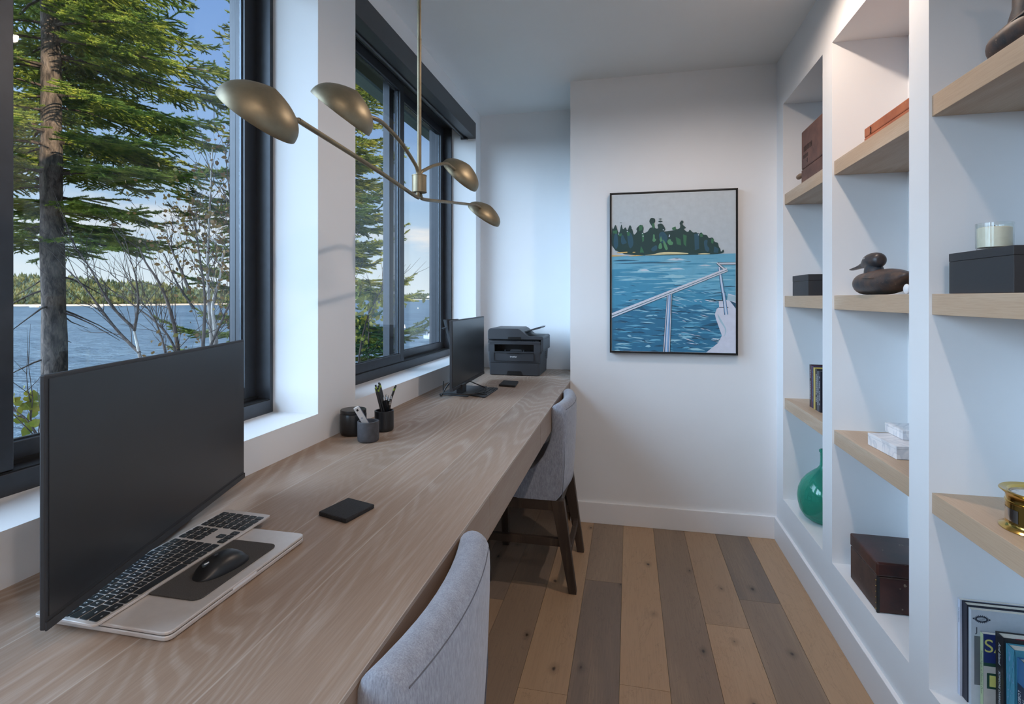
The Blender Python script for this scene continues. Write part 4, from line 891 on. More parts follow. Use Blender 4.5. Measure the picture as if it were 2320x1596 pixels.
# green demijohn
gx, gy = .958, 2.935
m = MB(); pr_ = [(0, .004), (.05, .0), (.075, .004), (.104, .022), (.124, .052), (.134, .09), (.137, .125), (.132, .16), (.118, .195), (.094, .226), (.064, .252), (.040, .270), (.029, .286), (.0265, .305), (.0265, .352), (.031, .356), (.031, .366), (.0275, .369), (.021, .369), (.021, .30), (.03, .272), (.085, .222), (.122, .16), (.128, .12), (.118, .055), (.08, .014), (0, .010)]
m.lathe([(a*.925, b*.97) for a, b in pr_], (gx, gy, ZN0), 56, cap=False); tag(m.build('glass_demijohn', 'greenglass', None, smooth=True), 'big round green glass demijohn on the floor of the far niche', 'bottle')
# old chest
t = thing('old_chest', (.96, 2.24, ZN0), 'old dark red-brown leather chest at the bottom of the middle niche', 'chest')
R = Matrix.Rotation(math.radians(-1.0), 3, 'Z')
m = MB(); m.obox((.963, 2.245, ZN0+.064), (.205, .245, .127), R); m.build('body', 'chestside', t, bevel=.004)
m = MB(); m.obox((.963, 2.245, ZN0+.154), (.208, .250, .049), R); m.build('lid', 'chest', t, bevel=.006)
m = MB(); m.obox((.963, 2.1218, ZN0+.064), (.2, .0016, .12), R); m.build('end_panel', 'chest', t)
for sx_ in (-.1, .1):
    m = MB(); c = R @ Vector((sx_, -.1215, 0))+Vector((.963, 2.245, ZN0+.064)); m.obox(c, (.010, .010, .127), R); m.build('corner_binding', 'black', t, bevel=.002)
    for k in range(6):
        mm = MB(); mm.sphere(R @ Vector((sx_+(-.0052 if sx_ < 0 else .0052), -.1205, -.05+.02*k))+Vector((.963, 2.245, ZN0+.064)), .0018, 8, 6); mm.build('brass_nail', 'brass', t, smooth=True)
# books
def book(y1, th_, x0, z0, h, depth, cover, label, group, pages='pages', text=None, tcol='white', cov2=None, tsize=.012, hard=True, extras=None):
    """spine toward -x; y1 far face, th_ thickness"""
    t = thing('book', (x0+depth/2, y1-th_/2, z0), label, 'book', group)
    ct = .0022 if hard else .0006; y0 = y1-th_
    m = MB(); m.box(x0, x0+ct, y0, y1, z0+.0004, z0+h); m.box(x0, x0+depth, y0, y0+ct, z0+.0004, z0+h); m.box(x0, x0+depth, y1-ct, y1, z0+.0004, z0+h)
    cv = m.build('cover', cover, t, bevel=.0006)
    m = MB(); e = .003 if hard else .0003; m.box(x0+ct, x0+depth-e, y0+ct, y1-ct, z0+e, z0+h-e); m.build('page_block', pages, t)
    if text:
        for (s_, sz, zc, mat_, yo) in text:
            m = MB(); addtext(m, s_, sz, (x0-.0004, (y0+y1)/2+yo, z0+zc), (0, 0, -1), (0, -1, 0) if False else (0, 1, 0) if False else (0, -1, 0), 0); o = m.build('spine_lettering', mat_, cv)
    return t, cv, (x0, y0, y1)
C = lambda n, c, **k: M.setdefault(n, plain(n, c, .45, grain=.04, gscale=60, **k))
C('bk_navy', (28, 32, 48)); C('bk_black', (30, 32, 36)); C('bk_teal', (66, 134, 156)); C('bk_blue', (52, 98, 140)); C('bk_lightblue', (120, 150, 186)); C('bk_white', (188, 196, 212)); C('bk_grey', (176, 184, 192)); C('bk_lime', (176, 190, 150)); C('bk_deep', (28, 44, 100)); C('bk_green', (26, 66, 52)); C('bk_yellow', (190, 170, 84)); C('bk_red', (120, 34, 44)); C('bk_violet', (52, 48, 84)); C('bk_maroon', (90, 44, 60)); C('bk_slate', (84, 92, 102)); C('bk_midnight', (24, 40, 66)); C('bk_paleyellow', (200, 196, 110)); C('bk_photo', (92, 98, 104)); C('ink', (36, 44, 60)); C('bk_cream', (190, 184, 176))
# far niche: row of small books on the third shelf
yy = 2.993; bz = .8365
for th_, xo, h, cov, lab, tx in [(.022, .930-.03, .215, 'bk_black', 'thin black book at the window end of the far niche row', None), (.012, .901, .213, 'bk_maroon', 'slim maroon book with a pink edge between two dark books', None), (.026, .901, .211, 'bk_violet', 'dark violet-blue book left of the yellow book', None), (.026, .902, .207, 'bk_yellow', 'yellow book in the far niche row', None), (.026, .903, .203, 'bk_black', 'black book with white spine lettering next to the yellow book', None), (.024, .904, .197, 'bk_slate', 'slate grey book right of the black lettered book', None), (.022, .905, .197, 'bk_navy', 'navy book half hidden by the niche edge', None)]:
    xo = .9025
    tx = [('The Art of Cooking'[:1+int(h*80)], .011, h*.55, 'white', 0)] if cov in ('bk_black', 'bk_slate', 'bk_violet', 'bk_navy') else None
    tx = None
    t_, cv, g = book(yy, th_-.001, xo, bz, h, .13, cov, lab, None, tsize=.01)
    if cov in ('bk_black', 'bk_slate', 'bk_violet', 'bk_navy'):
        m = MB(); rr_ = random.Random(int(yy*1000)); z_ = h*.88
        while z_ > h*.18:
            l_ = .004+rr_.random()*.006; m.box(xo-.0004, xo, yy-th_*.62, yy-th_*.36, bz+z_-l_, bz+z_); z_ -= l_+.0022+(.012 if rr_.random() < .12 else 0)
        m.build('spine_lettering', 'whitecard' if cov != 'bk_violet' else 'bk_blue', cv)
    yy -= th_
# near niche: tall books on the niche floor
z0 = ZN0
b1 = book(1.7385, .010, .905, z0, .2700, .20, 'bk_white', 'tall thin pale paperback against the niche side, farthest of the tall books', None, hard=False)
b2 = book(1.7275, .022, .910, z0, .2690, .20, 'bk_navy', 'tall dark navy hardback beside the pale thin paperback', None)
b3 = book(1.7045, .012, .913, z0, .2640, .20, 'bk_grey', 'tall grey-white paperback with an oval emblem on its cover', None, hard=False)
b4 = book(1.6915, .012, .934, z0, .2080, .16, 'bk_deep', 'blue-covered paperback with big yellow letters', None, hard=False)
b5 = book(1.6785, .030, .962, z0, .2200, .15, 'bk_black', 'thick black hardback with a red top edge on its cover', None)
b6 = book(1.6475, .030, .968, z0, .2080, .14, 'bk_teal', 'teal hardback with white brush pattern on the spine', None)
b7 = book(1.6165, .032, .974, z0, .1920, .14, 'bk_blue', 'blue hardback titled The Maine Lobster Boat', None)
b8 = book(1.5835, .026, .992, z0, .1680, .14, 'bk_lightblue', 'pale blue hardback nearest the camera in the near niche', None)
def yface(m, x0, x1, y, za, zb, mi=0): m.box(x0, x1, y-.0004, y, z0+za, z0+zb, mi)
# covers that show beside the next book: faces toward -y
m = MB(); y = b3[2][1]; cxx, czz = .913+.024, z0+.240
vs = []; K = 28
for r1_, r2_ in ((.0150, .0090), (.0110, .0055)): vs += [(cxx+r1_*math.cos(2*PI*k/K), y-.0004, czz+r2_*math.sin(2*PI*k/K)) for k in range(K)]
m.add(vs, [(k, (k+1) % K, K+(k+1) % K, K+k) for k in range(K)])
for sg in (-1, 1): m.box(cxx+sg*.0185-.002, cxx+sg*.0185+.002, y-.0004, y, czz-.002, czz+.002)
m.box(cxx-.009, cxx+.009, y-.0006, y, czz-.0045, czz-.0038); m.box(cxx-.0075, cxx+.0075, y-.0006, y, czz+.0036, czz+.0042)
for k_ in range(22):
    a_ = 2*PI*k_/22; m.obox((cxx+.0160*math.cos(a_), y-.0003, czz+.0098*math.sin(a_)), (.0022, .0006, .0012), Matrix.Rotation(-a_, 3, 'Y'))
addtext(m, 'WILLIAMS', .0038, (cxx, y-.0005, czz+.0), (1, 0, 0), (0, 0, 1)); addtext(m, 'J', .022, (.9255, y-.0005, z0+.209), (1, 0, 0), (0, 0, 1)); m.build('cover_emblem', 'ink', b3[1])
m = MB(); yface(m, .920, .934, y, .06, .193); m.build('cover_picture', 'bk_photo', b3[1])
y = b4[2][1]; m = MB(); addtext(m, 'SA', .050, (.963, y-.0006, z0+.175), (1, 0, 0), (0, 0, 1)); m.build('cover_lettering', 'bk_paleyellow', b4[1])
m = MB(); m.box(.9345, 1.09, y-.0003, y, z0+.002, z0+.128, 0); m.box(.9345, 1.09, y-.0005, y, z0+.122, z0+.131, 1); m.box(.942, .985, y-.0006, y, z0+.062, z0+.104, 1); m.box(.948, .98, y-.0008, y, z0+.068, z0+.098, 2); m.build('cover_picture', ['bk_cream', 'bk_green', 'bk_paleyellow'], b4[1])
m = MB(); m.box(.9336, .934, b4[2][1], b4[2][2], z0+.001, z0+.2075); m.build('spine_band', 'bk_lime', b4[1])
m = MB(); addtext(m, "Sweet Night at Mother's Door", .0095, (.9334, (b4[2][1]+b4[2][2])/2, z0+.10), (0, 0, -1), (0, -1, 0)); m.build('spine_lettering', 'ink', b4[1])
m = MB(); addtext(m, 'The Story of Boats', .008, (.9046, 1.7335, z0+.215), (0, 0, -1), (0, -1, 0)) if False else addtext(m, 'The Story of Boats', .0055, (.9046, 1.7335, z0+.225), (0, 0, -1), (0, -1, 0)); m.build('spine_lettering', 'ink', b1[1])
m = MB(); addtext(m, 'And Island', .0135, (.9616, 1.6635, z0+.168), (0, 0, -1), (0, -1, 0), 0, 1); m.build('spine_lettering', 'whitecard', b5[1])
m = MB(); addtext(m, 'LOBSTER BY DESIGN', .012, (.9616, 1.6635, z0+.078), (0, 0, -1), (0, -1, 0)) if False else addtext(m, 'SOMEONE DARING', .010, (.9616, 1.6635, z0+.078), (0, 0, -1), (0, -1, 0)); m.build('spine_lettering', 'whitecard', b5[1])
m = MB(); m.box(.99, 1.11, b5[2][1]-.0003, b5[2][1]+.002, z0+.2185, z0+.2204); m.build('red_edge', 'bk_red', b5[1])
m = MB(); rr_ = random.Random(4)
for i in range(34):
    a = rr_.random()*.022+.004; z_ = .02+rr_.random()*.18; w_ = .002+rr_.random()*.004; m.box(.9676, .968, 1.6475-a-w_*.5, 1.6475-a, z0+z_-(.002+rr_.random()*.007)*(2.2 if z_ > .13 else .5), z0+z_)
m.build('spine_pattern', 'bk_lightblue', b6[1])
m = MB(); m.box(.9736, .974, 1.5855, 1.6155, z0+.003, z0+.128); m.build('spine_panel', 'bk_midnight', b7[1])
for s_, yo in (('THE MAINE', 1.5935), ('LOBSTER BOAT', 1.6085)):
    m = MB(); addtext(m, s_, .0125, (.9732, yo, z0+.068), (0, 0, -1), (0, -1, 0)); m.build('spine_lettering', 'whitecard', b7[1])

# ------------------------------------------------------------------ the framed picture
px0, px1, pz0, pz1 = -.114, .618, 1.058, 2.030
fr = thing('framed_picture', ((px0+px1)/2, YE, (pz0+pz1)/2), 'black framed painting of a wooded island seen from a boat rail, on the end wall', 'picture')
yf = YE-.042
m = MB(); w_ = .007
m.box(px0, px0+w_, yf, YE-.0005, pz0, pz1); m.box(px1-w_, px1, yf, YE-.0005, pz0, pz1); m.box(px0+w_, px1-w_, yf, YE-.0005, pz0, pz0+w_); m.box(px0+w_, px1-w_, yf, YE-.0005, pz1-w_, pz1); m.build('frame', 'black', fr)
m = MB(); m.box(px0+w_, px1-w_, YE-.012, YE-.008, pz0+w_, pz1-w_); m.build('backing_gap', 'bead', fr)
cx0, cx1, cz0, cz1 = px0+.012, px1-.012, pz0+.012, pz1-.012; yc = YE-.036
PAL = {'sky': (186, 196, 202), 'sea1': (104, 172, 200), 'sea2': (66, 144, 178), 'sea3': (46, 114, 148), 'seadeep': (34, 82, 108), 'light': (150, 200, 216), 'pale': (196, 208, 220), 'forest': (26, 62, 62), 'fblue': (38, 82, 100), 'fgreen': (52, 108, 78), 'fpale': (84, 142, 104), 'sand': (212, 204, 160), 'orange': (214, 180, 110), 'rail': (206, 212, 222), 'railb': (120, 168, 214), 'dark': (20, 36, 48), 'hull': (206, 210, 224), 'hullb': (164, 194, 208), 'white': (226, 230, 236)}
names = list(PAL); mats = [plain('paint_'+k, v, .5, grain=.05, gscale=30) for k, v in PAL.items()]
cv = MB(); LAY = [0]
def uv(x, y):
    u = (x-168)/1010.0; top = 152-28*u; bot = 1425+30*u; v = (y-top)/(bot-top); return cx0+(cx1-cx0)*min(1, max(0, u)), cz1-(cz1-cz0)*min(1, max(0, v))
def paint(col, pts, sm=2):
    LAY[0] += 1; yl = yc-.000004*LAY[0]
    for _ in range(sm if len(pts) > 4 else 0):
        o_ = []
        for a_, b_ in zip(pts, pts[1:]+pts[:1]): o_ += [(a_[0]*.78+b_[0]*.22, a_[1]*.78+b_[1]*.22), (a_[0]*.22+b_[0]*.78, a_[1]*.22+b_[1]*.78)]
        pts = o_
    q = [uv(*p) for p in pts]; cv.add([(a, yl, b) for a, b in q], [list(range(len(q)))], names.index(col))
paint('sky', [(168, 152), (1178, 124), (1178, 660), (168, 660)])
paint('sea1', [(168, 650), (1178, 640), (1178, 1455), (168, 1425)])
# sea: bands that get deeper toward the bottom, then strokes
rs = random.Random(11)
def stroke(col, x, y, L, h, tilt=0.0, wob=1.0):
    pts = []; n = 7
    for i in range(n+1):
        t = i/n; pts.append((x+L*t, y+tilt*L*t-h*math.sin(PI*t)*(.6+.4*rs.random())))
    for i in range(n-1, 0, -1):
        t = i/n; pts.append((x+L*t+h*.5*rs.random(), y+tilt*L*t+h*.5*math.sin(PI*t)*rs.random()*wob))
    pts = [(min(1177, max(169, a)), min(1440, max(652, b))) for a, b in pts]; paint(col, pts)
paint('sea2', [(168, 760), (420, 750), (640, 800), (700, 900), (1000, 960), (1178, 1000), (1178, 1455), (168, 1425)], 0)
paint('sea3', [(168, 1080), (400, 1050), (620, 1090), (900, 1060), (1178, 1180), (1178, 1455), (168, 1425)], 0)
for i in range(95):
    y = 665+rs.random()**.8*230; stroke(rs.choice(['sea2', 'light', 'sea1', 'light', 'sea2']), 150+rs.random()*900, y, 90+rs.random()*220, 3+rs.random()*5)
for a in ((610, 690, 190, 26), (630, 765, 150, 18), (590, 830, 200, 30), (690, 870, 110, 16), (380, 775, 110, 24), (870, 740, 130, 14)): stroke('light', a[0], a[1], a[2], a[3]); stroke('pale' if a[1] < 800 else 'light', a[0]+20, a[1]-2, a[2]*.75, a[3]*.6)
stroke('seadeep', 168, 712, 600, 10); stroke('seadeep', 168, 690, 240, 10); stroke('dark', 660, 672, 90, 3); stroke('dark', 690, 680, 40, 3); stroke('dark', 770, 702, 60, 3)
for i in range(330):
    y = 890+rs.random()*545; k = (y-890)/545; x = 160+rs.random()*960
    stroke(rs.choice(['sea3', 'seadeep', 'sea1', 'light', 'sea2', 'seadeep', 'sea1']), x, y, 40+rs.random()*(110+50*k), 3+rs.random()*(5+9*k), (rs.random()-.35)*.28)
for i in range(70):
    x = 660+rs.random()*440; y = 930+rs.random()*450; stroke('light' if i % 3 else 'white', x, y, 25+rs.random()*80, 2+rs.random()*4, .12+rs.random()*.25)
# island
isl = [(168, 400), (178, 440), (200, 385), (216, 440), (232, 470), (250, 378), (262, 440), (285, 410), (300, 450), (322, 388), (345, 440), (355, 485), (385, 450), (372, 430), (410, 392), (440, 415), (430, 470), (470, 455), (490, 420), (515, 420), (480, 375), (495, 340), (530, 345), (535, 375), (515, 395), (535, 430), (560, 430), (548, 395), (590, 385), (622, 440), (600, 455), (650, 450), (700, 445), (672, 430), (690, 415), (706, 440), (735, 430), (738, 405), (730, 388), (750, 362), (768, 378), (752, 398), (790, 428), (760, 435), (800, 465), (815, 438), (840, 468), (868, 462), (885, 480), (908, 462), (920, 485), (952, 485), (965, 515), (1000, 505), (1010, 545), (1040, 550), (1045, 585), (1058, 600), (1062, 630), (1082, 602), (1090, 636), (1000, 645), (800, 648), (168, 648)]
paint('forest', isl)
for x, y, w_, h_ in ((575, 352, 34, 9), (575, 372, 42, 16), (246, 380, 26, 5)): paint('forest', [(x-w_/2, y), (x, y-h_/2), (x+w_/2, y), (x, y+h_/2)])
for col, P_ in (('fblue', [(190, 470), (215, 460), (225, 560), (205, 600), (180, 560)]), ('fblue', [(260, 470), (282, 520), (300, 545), (250, 560), (245, 500)]), ('fblue', [(300, 450), (340, 470), (355, 560), (320, 600), (300, 520)]), ('fblue', [(560, 470), (600, 450), (640, 500), (620, 560), (570, 540)]), ('fblue', [(850, 480), (885, 470), (890, 600), (855, 610)]), ('fblue', [(925, 530), (960, 525), (950, 570), (975, 600), (960, 630), (935, 610)]), ('fblue', [(1010, 580), (1045, 600), (1040, 635), (1005, 630)]), ('fblue', [(500, 590), (545, 560), (552, 600), (520, 620), (500, 610)]),
                ('fgreen', [(395, 405), (430, 400), (425, 440), (400, 450)]), ('fgreen', [(505, 390), (525, 385), (530, 420), (515, 430)]), ('fgreen', [(420, 460), (440, 480), (440, 530), (425, 540)]), ('fgreen', [(175, 445), (215, 440), (212, 470), (180, 465)]), ('fgreen', [(225, 470), (255, 465), (250, 490), (225, 488)]), ('fgreen', [(295, 450), (320, 455), (318, 490), (300, 485)]), ('fgreen', [(670, 425), (700, 415), (705, 440), (675, 445)]), ('fgreen', [(760, 480), (790, 490), (785, 580), (765, 560)]), ('fgreen', [(700, 500), (740, 520), (745, 570), (710, 560)]), ('fgreen', [(895, 480), (915, 470), (920, 500), (900, 505)]), ('fgreen', [(985, 515), (1008, 520), (1000, 560), (985, 550)]), ('fgreen', [(415, 570), (430, 600), (440, 625), (405, 625)]),
                ('fpale', [(515, 475), (530, 480), (528, 510), (545, 520), (525, 542), (508, 530), (515, 505)]), ('fpale', [(580, 490), (594, 530), (575, 540), (570, 520)]), ('fpale', [(562, 560), (580, 540), (594, 590), (570, 600), (558, 590)]), ('fpale', [(600, 515), (612, 540), (625, 560), (640, 600), (620, 610), (605, 580), (598, 540)]), ('fpale', [(640, 520), (658, 515), (665, 535), (682, 545), (675, 565), (648, 568), (630, 540)])): paint(col, P_)
for x, y in ((225, 470), (300, 450), (428, 468), (432, 490), (650, 485), (648, 495), (340, 425), (600, 440), (885, 485)): paint('pale', [(x-6, y), (x, y-5), (x+6, y), (x, y+6)])
paint('orange', [(168, 642), (230, 645), (300, 650), (168, 656)]); paint('orange', [(210, 620), (300, 616), (300, 626), (215, 628)]); paint('orange', [(345, 618), (368, 618), (366, 625), (345, 625)]); paint('orange', [(300, 650), (380, 645), (440, 648), (330, 655)]); paint('pale', [(235, 636), (260, 630), (280, 640), (240, 643)])
paint('sand', [(430, 648), (520, 640), (560, 628), (620, 621), (720, 624), (770, 630), (806, 634), (800, 642), (640, 642), (500, 647)]); paint('sand', [(875, 640), (930, 634), (985, 640), (960, 645), (890, 645)])
# rails
def bar(p, q, w0, w1, cols):
    p, q = Vector(p), Vector(q); d = (q-p).normalized(); n_ = Vector((-d.y, d.x)); tot_ = sum(c[1] for c in cols); a = -.5
    for col, w_ in cols:
        b = a+w_/tot_; paint(col, [tuple(p+n_*w0*a), tuple(q+n_*w1*a), tuple(q+n_*w1*b), tuple(p+n_*w0*b)]); a = b
bar((1040, 722), (1178, 722), 20, 20, [('dark', 1), ('rail', 3), ('dark', .6), ('rail', 1.6), ('dark', .8)])
bar((1030, 716), (1090, 770), 16, 22, [('dark', 1), ('rail', 4), ('dark', 1.4)])
bar((1048, 750), (1104, 1140), 22, 30, [('dark', 1), ('railb', 2), ('rail', 4), ('railb', 2), ('dark', 1.2)])
paint('hull', [(1178, 985), (1120, 968), (1110, 1020), (1045, 1030), (1048, 1080), (1030, 1090), (1014, 1135), (1025, 1180), (1070, 1310), (1040, 1370), (945, 1447), (1178, 1455)], 0)
paint('hullb', [(1030, 1120), (1070, 1190), (1110, 1265), (1085, 1330), (1100, 1260), (1050, 1190)]); paint('dark', [(1048, 1078), (1120, 1078), (1120, 1083), (1048, 1083)]); paint('hullb', [(1115, 975), (1178, 990), (1178, 1035), (1110, 1022)]); paint('dark', [(935, 1012), (1075, 1022), (1075, 1028), (935, 1016)]); paint('seadeep', [(1130, 1025), (1178, 1045), (1178, 1090)])
bar((1082, 960), (1104, 1140), 26, 30, [('dark', 1), ('railb', 2), ('rail', 4), ('railb', 2), ('dark', 1.2)])
bar((650, 965), (626, 1440), 42, 62, [('dark', 1), ('rail', 1.5), ('dark', .8), ('railb', 3), ('rail', 2), ('railb', 1.6), ('dark', 1), ('rail', 1.6), ('dark', .8)])
bar((150, 1138), (1112, 772), 44, 30, [('rail', 4), ('dark', .9), ('hullb', 1), ('rail', 1.8), ('dark', .5)])
cv.mi = 0
cvo = cv.build('canvas', mats, fr)
m = MB(); m.box(cx0-.001, cx1+.001, yc+.0002, YE-.008, cz0-.001, cz1+.001); m.build('stretcher', 'white', fr)
# ------------------------------------------------------------------ outside: bank, sea, far shores, boats, trees
ZW = -11.6
m = MB(); m.prism([(-2.6, -.5), (-8.5, -1.6), (-14, -5.0), (-26, -12.5), (-26, -14), (-2.6, -14)], 'y', -8, 26)
gd = m.build('ground_bank', 'ground'); gd['kind'] = 'structure'
gw = bmesh.new(); bmesh.ops.create_grid(gw, x_segments=1, y_segments=1, size=9000, matrix=Matrix.Translation((-3000, 3000, ZW))); me = bpy.data.meshes.new('sea'); gw.to_mesh(me); me.materials.append(M['water']); so = bpy.data.objects.new('sea', me); COL.objects.link(so); so['kind'] = 'structure'
def pix(x, depth, z=None, y=None):
    p = fw*depth+rt*((x-1160)/CAM_F*depth); zz_ = CAM_H+(676-y)/CAM_F*depth if z is None else z
    return Vector((p.x, p.y, zz_))
def shore(name, spec, back, label, step, th, seed, dcol, rockh):
    """spec: (px, depth, hill height over water); a low ridge of land with a rock beach, covered with trees"""
    rr = random.Random(seed); xs = [s[0] for s in spec]
    def at(x):
        for a, b in zip(spec[:-1], spec[1:]):
            if a[0] <= x <= b[0]:
                t = (x-a[0])/(b[0]-a[0]); t2 = t; return [a[i]+(b[i]-a[i])*t2 for i in (1, 2)]
        return list(spec[-1][1:])
    n = 60; rg = []
    for i in range(n+1):
        x = xs[0]+(xs[-1]-xs[0])*i/n; d, h = at(x); hh = h*(1+.05*math.sin(i*1.3))
        prof = [(0, -2), (0, .6), (rockh*2.2, rockh), (rockh*4, rockh+.3), (back*.5, hh*.55), (back, hh), (back*1.8, -2)]
        rg.append([tuple(pix(x, d+o_, ZW+z_)) for o_, z_ in prof])
    L = thing(name, pix(xs[0], spec[0][1]+back, ZW), label, 'shore')
    m = MB(); fs = []; K = 7
    vs = [v for r_ in rg for v in r_]
    for i in range(n):
        for k in range(K-1): m_ = (i*K+k, (i+1)*K+k, (i+1)*K+k+1, i*K+k+1); fs.append((m_, 0 if k < 3 else 1))
    m.v = vs; m.f = [list(f) for f, _ in fs]; m.m = [b for _, b in fs]; m.build('land', ['rock', 'ground'], L)
    V = []; F = []
    for r_ in range(dcol[0]):
        for j in range(dcol[1]):
            x = xs[0]+(xs[-1]-xs[0])*(j+rr.random())/dcol[1]; d, h = at(x)
            if h < 2: continue
            t = (r_+rr.random())/dcol[0]; dd = d+rockh*4+t*(back-rockh*4); zz_ = rockh+t*(h-rockh)
            tall = th*(.6+.7*rr.random())*min(1, h/12); w_ = tall*(.15+.14*rr.random()); base = pix(x, dd, ZW+zz_-1); conif = rr.random() < .7
            lv = 5; N = 6; n0 = len(V)
            for q in range(lv+1):
                tq = q/lv; rad = w_*((1-tq)**.8*(.75+.5*(q % 2)) if conif else math.sin(PI*min(.97, max(.12, tq*.85+.12)))**.6)
                for k in range(N):
                    a = 2*PI*k/N+rr.random()*.5; rj = rad*(.75+.5*rr.random()); V.append((base.x+rj*math.cos(a), base.y+rj*math.sin(a), base.z+tall*(.08+.92*tq)+tall*.05*(rr.random()-.5)))
            for q in range(lv):
                for k in range(N): F.append((n0+q*N+k, n0+q*N+(k+1) % N, n0+(q+1)*N+(k+1) % N, n0+(q+1)*N+k))
            F.append(tuple(n0+lv*N+k for k in range(N)))
    me = bpy.data.meshes.new('forest_cover'); me.from_pydata([tuple(Vector(v)-L.location) for v in V], [], F); me.materials.append(M['forest']); o = bpy.data.objects.new('forest_cover', me); COL.objects.link(o); o.parent = L; o['kind'] = 'stuff'
    return L
near_shore = shore('wooded_shore', [(-1500, 1150, 50), (-900, 980, 52), (-120, 840, 48), (30, 850, 46), (130, 870, 44), (260, 900, 36), (340, 930, 32), (430, 990, 22), (520, 1060, 14), (560, 1090, 8), (620, 1100, 3)], 130, 'wooded far shore with a pale rocky beach across the water', 0, 15, 2, (13, 620), 2.6)
far_shore = shore('distant_headland', [(780, 4300, 26), (880, 4400, 30), (960, 4500, 40), (1000, 4550, 36), (1100, 4700, 40)], 300, 'distant low wooded headland on the horizon seen through the far window', 0, 26, 3, (4, 140), 4)
# boats and buoys
def boat(x, y, L_, ang, label, full=True):
    d = CAM_F*(CAM_H-ZW)/(y-676.0); c = pix(x, d, ZW); t = thing('motor_boat' if full else 'moored_boat', c, label, 'boat')
    R = Matrix.Rotation(ang, 3, 'Z'); G = lambda a, b, z: tuple(R @ Vector((a, b, 0))+c+Vector((0, 0, z)))
    W2 = L_*.17; m = MB(); rg = []
    for i, (a, w_, zt) in enumerate(((-.5, .85, .16), (-.3, .98, .16), (0, 1, .17), (.25, .85, .19), (.42, .45, .22), (.5, .04, .24))):
        rg.append([G(a*L_, -W2*w_, zt*L_*.75), G(a*L_, -W2*w_*.7, -.02*L_), G(a*L_, W2*w_*.7, -.02*L_), G(a*L_, W2*w_, zt*L_*.75)])
    m.rings(rg); m.build('hull', 'boatwhite', t)
    if not full:
        m = MB(); m.rings([[G(a*L_, b*W2, z*L_) for a, b in ((-.15, -.6), (.15, -.6), (.15, .6), (-.15, .6))] for z in (.1, .22)]); m.build('cabin', 'boatwhite', t); return
    def bx(nm, a0, a1, b0, b1, z0_, z1_, mt):
        m = MB(); m.rings([[G(a*L_, b*L_, z*L_) for a, b in ((a0, b0), (a1, b0), (a1, b1), (a0, b1))] for z in (z0_, z1_)]); m.build(nm, mt, t)
    bx('console', -.08, .06, -.06, .06, .12, .27, 'boatwhite'); bx('hardtop', -.2, .2, -.14, .14, .395, .415, 'boatwhite')
    for a in (-.14, .1):
        for b in (-.11, .11): bx('top_post', a-.008, a+.008, b-.008, b+.008, .12, .4, 'boatwhite')
    bx('outboard_motor', -.58, -.5, -.09, -.02, .02, .2, 'boatdark'); bx('outboard_motor', -.58, -.5, .02, .09, .02, .2, 'boatdark'); bx('windscreen', .04, .06, -.09, .09, .25, .34, 'boatdark')
    m = MB(); m.sphere(G(-.0*L_, 0, .45*L_), (.045*L_,)*3, 12, 8); m.build('radar_dome', 'boatwhite', t, smooth=True)
    bx('leaning_seat', -.24, -.16, -.08, .08, .1, .2, 'boatwhite')
boat(974, 768, 6.4, math.radians(150), 'white motor boat with hardtop anchored on the water, seen through the far window')
boat(218, 697, 15, math.radians(200), 'small white boat moored off the wooded shore', False)
boat(76, 697, 15, math.radians(180), 'low pale boat moored off the wooded shore near the spruce trunk', False)
def buoy(x, y, h, r, label):
    d = CAM_F*(CAM_H-ZW)/(y-676.0); c = pix(x, d, ZW); m = MB(); m.lathe([(0, -.2), (r, -.2), (r, h*.35), (r*.45, h*.5), (r*.35, h), (0, h)], c, 12, cap=False); tag(m.build('mooring_buoy', 'boatwhite', None, smooth=True), label, 'buoy')
buoy(917, 744, 1.6, .3, 'tall white mooring buoy on the water beside the window mullion'); buoy(947, 700, 1.8, .55, 'small white buoy on the water above the motor boat'); buoy(978, 733, .5, .3, 'tiny white float on the water right of the tall buoy')
# houses on the headland
for i, (x, w_) in enumerate(((972, 34), (980, 26), (986, 20))):
    c = pix(x, 4500+20*i, ZW+16+3*(i % 2)); m = MB(); m.box(c.x-w_/2, c.x+w_/2, c.y-8, c.y+8, c.z, c.z+11); m.prism([(c.x-w_/2-1, c.z+11), (c.x+w_/2+1, c.z+11), (c.x, c.z+18)], 'y', c.y-8, c.y+8); tag(m.build('waterside_house', 'boatwhite'), 'tiny white house on the distant headland', 'house', 'white houses on the distant headland')

